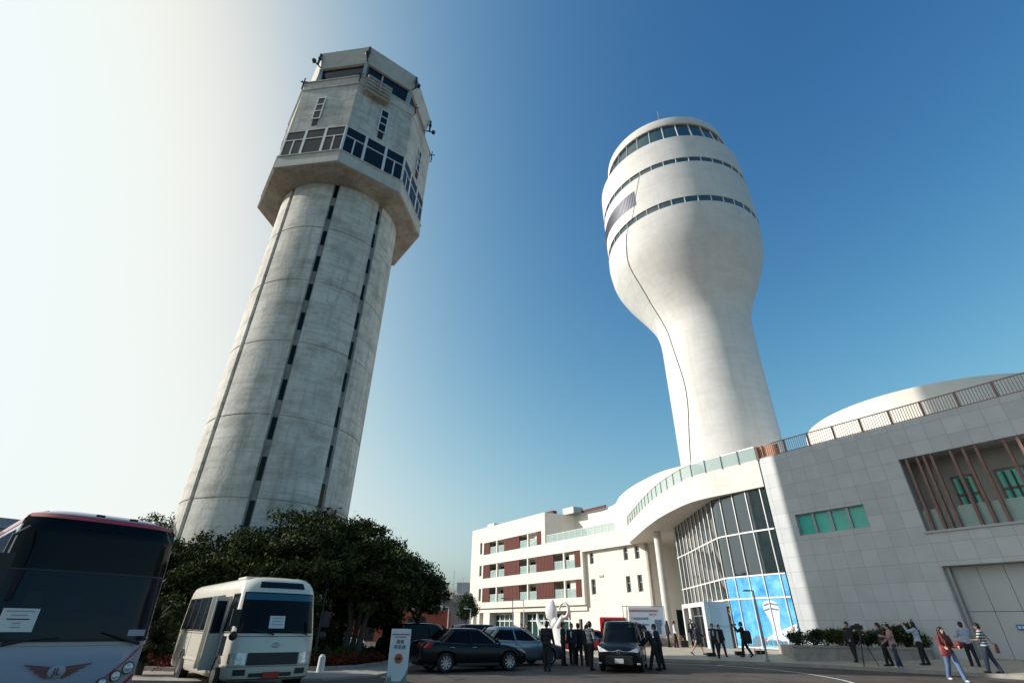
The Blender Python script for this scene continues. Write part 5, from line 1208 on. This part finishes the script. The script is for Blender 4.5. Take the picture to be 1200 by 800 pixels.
q = MB(); q.plate([(.12, .05), (.3, .05), (.3, .38), (.25, .22), (.2, .15)], lambda a, b_, c: Vector((a, -.034 - c, b_)), .003); q.plate([(-.29, .04), (-.14, .04), (-.18, .2), (-.22, .12), (-.27, .2)], lambda a, b_, c: Vector((a, -.034 - c, b_)), .003); q.build('landscape_print', mat('print_green', (.2, .26, .18), .7), sb)

bl_ = thing('billboard', 'large white poster board with red, black and blue Chinese lettering on a scaffold frame', 'billboard', (10.6, 43.6, 0), R(-12))
q = MB(); q.box(-1.2, 1.45, -.03, .03, 1.0, 2.95); bd = q.build('board', mat('poster_white', (.58, .62, .68), .5, col2=(.45, .62, .78), vs=.8), bl_)
q = MB()
for x in (-1.62, -1.3, 1.5): q.bar((x, .05, 0), (x, .05, 3.05), .05)
for z in (3.0, 1.0): q.bar((-1.62, .05, z), (1.5, .05, z), .05)
q.bar((-1.62, .05, .1), (-1.3, .05, 3.0), .04); q.build('scaffold', steel, bl_)
text('桃園國際機場塔臺暨整體園區', .17, inkr, bl_, facing(-.05, -.035, 2.68)); text('新建工程', .14, inkr, bl_, facing(.6, -.035, 2.44)); text('T 落成啟用典禮', .19, ink, bl_, facing(-.4, -.035, 2.15)); text('啟用 新塔臺營運', .15, inkb, bl_, facing(-.3, -.035, 1.75))
q = MB(); q.plate([(.75, 1.15), (1.15, 1.15), (1.1, 1.6), (1.22, 1.75), (1.22, 2.1), (.7, 2.1), (.7, 1.75), (.82, 1.6)], lambda a, b_, c: Vector((a, -.034 - c, b_)), .004); q.build('printed_tower', pg, bl_)
lw = thing('low_wall', 'low pinkish stone wall beneath the poster board at the canopy column', 'wall', (11.9, 43.2, .3), R(-12))
q = MB(); q.box(-1.6, 1.3, -.2, .2, -.2, .62); q.build('wall', mat('pink_stone', (.48, .34, .28), .7, var=.25, vs=2, stretch=(1, 1, 3)), lw, bevel=.02)

# sculpture: white leaf-like ribbons
scw = mat('sculpture_white', (.72, .72, .70), .5, var=.05, vs=1)
scu = thing('sculpture', 'white abstract sculpture with an upright petal, a curved horn and a ring', 'sculpture', (3.6, 46.2, 0), R(-35))
q = MB(); q.tube([(.75, 0, 0), (.55, 0, 1.0), (.3, 0, 1.8), (.1, 0, 2.3)], [.95, .65, .42, .3], 20, True, .45, (0, 1, 0)); q.build('base', scw, scu, True)
q = MB(); q.tube([(.1, 0, 1.9), (-.05, 0, 2.3), (-.1, 0, 2.8), (-.05, 0, 3.25), (.1, 0, 3.5)], [.2, .52, .56, .36, .06], 20, True, .5, (0, 1, 0)); q.build('petal', scw, scu, True)
q = MB(); q.tube([(.5, 0, 2.0), (.1, 0, 1.6), (-.4, 0, 1.32), (-.85, 0, 1.32), (-1.2, 0, 1.6), (-1.42, 0, 2.05), (-1.46, 0, 2.5)], [.34, .34, .32, .28, .23, .16, .03], 16, True, .7, (0, 1, 0)); q.build('horn', scw, scu, True)
q = MB(); n = 20
q.tube([(1.15 + .42 * math.cos(-2.2 + i * 5.4 / n), 0, 2.72 + .52 * math.sin(-2.2 + i * 5.4 / n)) for i in range(n + 1)], [.2 - .006 * i for i in range(n + 1)], 12, True, .8); q.tube([(1.0, 0, 2.25), (.8, 0, 1.9), (.5, 0, 1.5)], [.19, .26, .3], 12); q.build('ring', scw, scu, True)

def lamp(label, x, y, z, h_, arm, m, n=1, group='modern street lamps with flat heads'):
    l = thing('street_lamp', label, 'street lamp', (x, y, z), 0, group)
    q = MB(); q.tube([(0, 0, 0), (0, 0, h_)], [.055, .036], 12); q.cyl((0, 0), .12, 0, .05, 16); q.build('pole', m, l, True)
    q = MB(); q.bar((0, 0, h_), (arm, 0, h_ + .02), .07, .05); q.build('arm', m, l); q = MB(); q.box(*sorted((arm * .55, arm * 1.25)), -.11, .11, h_ - .03, h_ + .05); q.build('lamp_head', m, l, bevel=.01); return l
lamp('dark slim street lamp with a flat head in front of the printed glass', 13.0, 29.1, .17, 3.12, -.40, steel)
lamp('grey street lamp in front of the cream building, left of the white sculpture', .35, 46.5, 0, 3.55, -.8, steel)
lamp('pale street lamp in front of the cream building, close behind the grey lamp', 1.35, 49.5, 0, 3.55, -.8, alum)
lamp('pale street lamp at the left corner of the cream building', -3.55, 52.5, 0, 2.9, -.5, alum)
lamp('thin white lamp post before the beige building', -6.2, 58, 0, 3.2, -.3, alum)
ol = thing('old_street_lamp', 'old lantern street lamp hidden in the shade of the dark trees', 'street lamp', (-7.6, 22.9, 0))
q = MB(); q.tube([(0, 0, 0), (0, 0, 2.7)], [.06, .04], 10); q.build('pole', dsteel, ol); q = MB(); q.tube([(0, 0, 2.7), (0, 0, 2.78), (0, 0, 3.05)], [.08, .12, .2], 6); q.build('lantern', glassd, ol); q = MB(); q.tube([(0, 0, 3.05), (0, 0, 3.2)], [.24, .03], 6); q.build('cap', dsteel, ol)
mh = thing('manhole_cover', 'round dark manhole cover in the road in front of the people carrier', 'manhole cover', (2.9, 20.9, .004)); MB().cyl((0, 0), .34, 0, .006, 28).build('cover', dsteel, mh)
wb_ = thing('bollard', 'short white bollard at the kerb beside the minibus', 'bollard', (-6.55, 20.6, .06)); q = MB(); q.tube([(0, 0, 0), (0, 0, .45), (0, 0, .52)], [.13, .11, .05], 14); q.build('post', whiteT, wb_, True)
bx = thing('stage_block', 'dark low flat box on the pavement behind the walking pair', 'box', (11.2, 31.9, gz(11.2, 31.9))); q = MB(); q.box(-.22, .22, -.15, .15, 0, .16); q.build('box_body', dark, bx, bevel=.01)
for x, y_, lb in ((12.95, 32.3, 'dark low box on the pavement before the printed glass, left of the lamp'), (14.2, 32.6, 'dark small box right of the street lamp')):
    bx = thing('stage_block', lb, 'box', (x, y_, gz(x, y_))); q = MB(); q.box(-.24, .24, -.15, .15, 0, .17); q.build('box_body', dark, bx, bevel=.01)
rod = thing('barrier_frame', 'low thin metal barrier frame on the pavement left of the street lamp', 'barrier', (13.25, 31.2, gz(13.25, 31.2))); q = MB()
for x in (-.5, -.2, .1, .4): q.bar((x, 0, 0), (x, 0, .42), .025)
q.bar((-.5, 0, .1), (.4, 0, .1), .025); q.build('rails', steel, rod)

# ================================================================== PEOPLE
BK = (.018, .018, .022); NV = (.02, .026, .045); WH = (.62, .62, .64); LB = (.42, .50, .62); JN = (.10, .17, .30); DJ = (.035, .05, .09)
def pz(x, y): return (x, y, gz(x, y))
person('man in a dark jacket standing alone between the silver car and the group', (1.55, 23.0, 0), 20, 1.70, BK, BK, BK, L=(4, 2, -4, 2), A=((10, 10, 40), (8, 12, 30)), head=10)
GRP = 'people in dark suits standing together left of the black people carrier'
person('leftmost man of the dark-suited group, side-on', (2.55, 26.6, 0), 95, 1.70, BK, BK, group=GRP, L=(4, 2, -3, 2))
person('man in a dark suit second from the left of the group, half turned', (2.98, 26.8, 0), 200, 1.66, NV, BK, group=GRP, inner=WH)
person('man in a black coat in the middle of the group, back turned', (3.3, 26.9, 0), -10, 1.67, BK, BK, group=GRP, jacket_long=.15)
person('woman with tied hair in black beside the white-shirted man of the group', (3.62, 26.4, 0), 30, 1.6, BK, BK, group=GRP, female=True, hair='bun')
person('man in a pale shirt half hidden behind the dark-suited group', (3.9, 27.8, 0), 190, 1.70, LB, BK, group=GRP)
person('man in a grey waistcoat holding papers, nearest the black people carrier', (3.42, 23.9, 0), 60, 1.72, (.05, .06, .07), BK, under=(.3, .34, .4), L=(5, 3, -5, 3), A=((15, 8, 75), (12, 8, 70)), group=GRP)
person('tall man in black bending towards the side window of the black people carrier', (6.15, 24.2, 0), -75, 1.72, BK, BK, lean=30, L=(18, 4, -8, 2), A=((40, 5, 40), (50, 5, 45)))
person('person in a dark vest leaning close behind the man at the people carrier', (6.55, 24.9, 0), -80, 1.68, NV, BK, lean=12, A=((30, 5, 40), (10, 5, 20)))
person('woman in a white blouse with a tan bag standing by the canopy column', (11.75, 40.05, .38), 110, 1.6, WH, BK, female=True, hair='bun', inner=None)
person('person in a dark jacket standing left of the woman in the white blouse', (11.3, 40.3, .38), 80, 1.6, BK, BK, female=True, hair='long')
person('man in a dark suit and tie standing at the entrance portal', (12.95, 40.0, .43), 215, 1.68, BK, BK, inner=WH)
person('woman in a dark jacket and shorts striding past the entrance portal', (10.85, 32.9, gz(10.85, 32.9)), 95, 1.56, NV, NV, skirt=True, female=True, hair='short', L=(28, 8, -26, 12), A=((-25, 8, 20), (40, 10, 20)))
person('man in a black waistcoat with white sleeves walking left on the pavement', (11.05, 30.7, gz(11.05, 30.7)), 195, 1.62, (.03, .03, .035), BK, under=WH, inner=WH, L=(22, 6, -20, 14), A=((-18, 8, 12), (25, 8, 15)), vox=.012)
person('woman in black walking close behind the waistcoated man', (11.7, 31.5, gz(11.7, 31.5)), 170, 1.52, BK, BK, female=True, hair='bun', L=(16, 5, -16, 10))
person('cameraman in black shouldering a dark bag and holding a camera to his face', (12.8, 31.1, gz(12.8, 31.1)), -70, 1.64, BK, BK, L=(14, 6, -16, 14), A=((60, 10, 95), (55, 10, 90)), head=10)
# right-hand side, in the shadow of the old tower
person('man in a dark suit standing in front of the planter shrubs', (16.55, 27.6, gz(16.55, 27.6)), 255, 1.66, BK, BK, tilt=0, A=((10, 8, 40), (5, 8, 20)))
person('cameraman in black with arms raised to a video camera', (16.95, 25.9, gz(16.95, 25.9)), -60, 1.66, (.05, .05, .06), BK, L=(6, 3, -8, 3), A=((70, 5, 35), (65, 5, 40)))
person('woman in a pink top and blue jeans standing behind the cameraman', (16.95, 25.25, gz(16.95, 25.25)), -75, 1.64, (.42, .24, .24), DJ, WH, female=True, hair='short', jacket_long=.18, A=((35, 8, 70), (15, 8, 40)))
person('person in a pale patterned shirt photographing, in front of the planter', (18.45, 25.7, gz(18.45, 25.7)), -50, 1.65, LB, BK, female=True, hair='long', A=((70, 5, 90), (10, 8, 15)), L=(6, 3, -6, 3))
wo, wp = person('smiling long-haired woman in a dark red jacket and jeans walking in the sun', (15.95, 20.9, 0), 190, 1.70, (.13, .032, .022), JN, WH, female=True, hair='long', L=(22, 6, -16, 16), A=((12, 10, 75), (18, 10, 60)), head=10, inner=(.03, .02, .02), vox=.010)
person('man in a pale blue shirt seen from behind, in front of the garage', (19.75, 24.6, gz(19.75, 24.6)), 20, 1.62, (.36, .42, .56), BK, A=((30, 12, 60), (30, 12, 60)))
stm = mat('striped_cloth', (.5, .5, .5), .8)
p_, _ = person('man in a striped polo shirt with a shoulder bag, rightmost of the people', (19.0, 22.85, gz(19.0, 22.85)), -45, 1.70, WH, DJ, sleeve='short', L=(14, 5, -10, 8), A=((25, 8, 60), (0, 12, 20)))
n_ = stm.node_tree; pb_ = n_.nodes['Principled BSDF']; tc_ = n_.nodes.new('ShaderNodeTexCoord'); wv = n_.nodes.new('ShaderNodeTexWave'); wv.bands_direction = 'Z'; wv.inputs['Scale'].default_value = 3.2; rp_ = n_.nodes.new('ShaderNodeValToRGB'); rp_.color_ramp.interpolation = 'CONSTANT'
rp_.color_ramp.elements[0].color = (.03, .05, .06, 1); rp_.color_ramp.elements[1].color = (.55, .56, .58, 1); rp_.color_ramp.elements[1].position = .5
n_.links.new(tc_.outputs['Object'], wv.inputs['Vector']); n_.links.new(wv.outputs['Fac'], rp_.inputs[0]); n_.links.new(rp_.outputs[0], pb_.inputs['Base Color'])
for c in p_.children:
    if c.name.startswith('shirt'): c.data.materials[0] = stm
for x, y_, lb in ((.9, 39.5, 'far person in dark clothes seen above the silver car, left'), (1.3, 40.3, 'far person with a red top seen above the silver car'), (2.6, 38.8, 'far person in grey seen beside the white sculpture'), (-5.6, 33.5, 'person standing behind the dark estate car, left'), (-4.9, 33.2, 'person standing behind the dark estate car, right')):
    person(lb, (x, y_, 0), 180, 1.68, (.2, .04, .03) if 'red' in lb else BK, BK, vox=.018)

# bags, cameras and other things the people have with them
def bag(name, label, loc, dims, m, rz=0, strap=None, kind='bag'):
    t = thing(name, label, kind, loc, rz); x, y, z = dims; q = MB()
    q.tube([(0, 0, -z / 2), (0, 0, -z * .3), (0, 0, z * .3), (0, 0, z / 2)], [x * .42, x * .5, x * .48, x * .34], 16, True, y / x, (0, 1, 0)); q.build('bag_body', m, t, True, 70)
    if strap:
        q = MB(); q.tube(strap, .014, 6); q.build('strap', m, t)
    return t
def rel(c, p): return (p[0] - c[0], p[1] - c[1], p[2] - c[2])
bc = (15.72, 20.72, .92); bag('handbag', 'dusky red handbag on the hip of the long-haired woman', bc, (.34, .16, .32), mat('bag_red', (.30, .055, .07), .6, var=.2, vs=8), R(-10), [(-.12, 0, .13), (-.05, .08, .4), (.05, .1, .56), (.1, .02, .3), (.1, 0, .13)])
t = thing('umbrella', 'folded dark red umbrella held by the long-haired woman', 'umbrella', (16.28, 20.66, 1.12)); q = MB(); q.ell((0, 0, 0), (.13, .1, .12)); q.build('canopy_fabric', mat('umb_red', (.16, .015, .015), .6), t, True)
bc = (19.22, 22.62, .98); bag('shoulder_bag', 'brown and black shoulder bag of the man in the striped shirt', bc, (.30, .16, .32), mat('bag_brown', (.10, .055, .045), .6, var=.2, vs=6), R(30), [(-.1, 0, .13), (-.2, .14, .5), (-.1, .2, .5), (.05, .05, .13)])
bc = (13.0, 30.95, gz(13, 31) + .92); bag('backpack', 'large black bag slung behind the cameraman in black', bc, (.42, .24, .62), mat('bag_black', (.012, .012, .014), .7), R(10))
bag('tan_bag', 'small tan bag held beside the woman in the white blouse', (11.95, 39.7, .98), (.32, .12, .3), mat('bag_tan', (.34, .2, .12), .6), 0)
t = thing('suitcase', 'black suitcase on the pavement by the woman in the white blouse', 'suitcase', (12.2, 39.7, .39)); q = MB(); q.box(-.25, .25, -.12, .12, .03, .42); q.build('case', blackp, t, bevel=.03); q = MB(); q.tube([(-.1, 0, .42), (-.1, 0, .7), (.1, 0, .7), (.1, 0, .42)], .012, 6); q.build('handle', steel, t)
t = thing('video_tripod', 'video camera on a black tripod in front of the planter', 'tripod', (16.15, 26.1, gz(16.15, 26.1)))
for a_ in (90, 210, 330): q = MB(); q.tube([(0, 0, 1.25), (.38 * math.cos(R(a_)), .38 * math.sin(R(a_)), 0)], [.022, .015], 8); q.build('leg', dsteel, t)
q = MB(); q.cyl((0, 0), .04, 1.2, 1.42, 10); q.build('tripod_head', dsteel, t); q = MB(); q.box(-.24, .2, -.07, .07, 1.42, 1.6); q.box(-.34, -.24, -.05, .05, 1.45, 1.57); q.box(-.1, .1, -.03, .03, 1.6, 1.66); q.build('video_camera', blackp, t, bevel=.01)
t = thing('stills_camera', 'small black camera held to the face of the cameraman with the bag', 'camera', (12.5, 31.2, gz(12.8, 31.1) + 1.5)); q = MB(); q.box(-.07, .07, -.05, .05, -.05, .05); q.tube([(-.06, 0, 0), (-.2, .02, 0)], .045, 12); q.build('camera_body', blackp, t, bevel=.01)
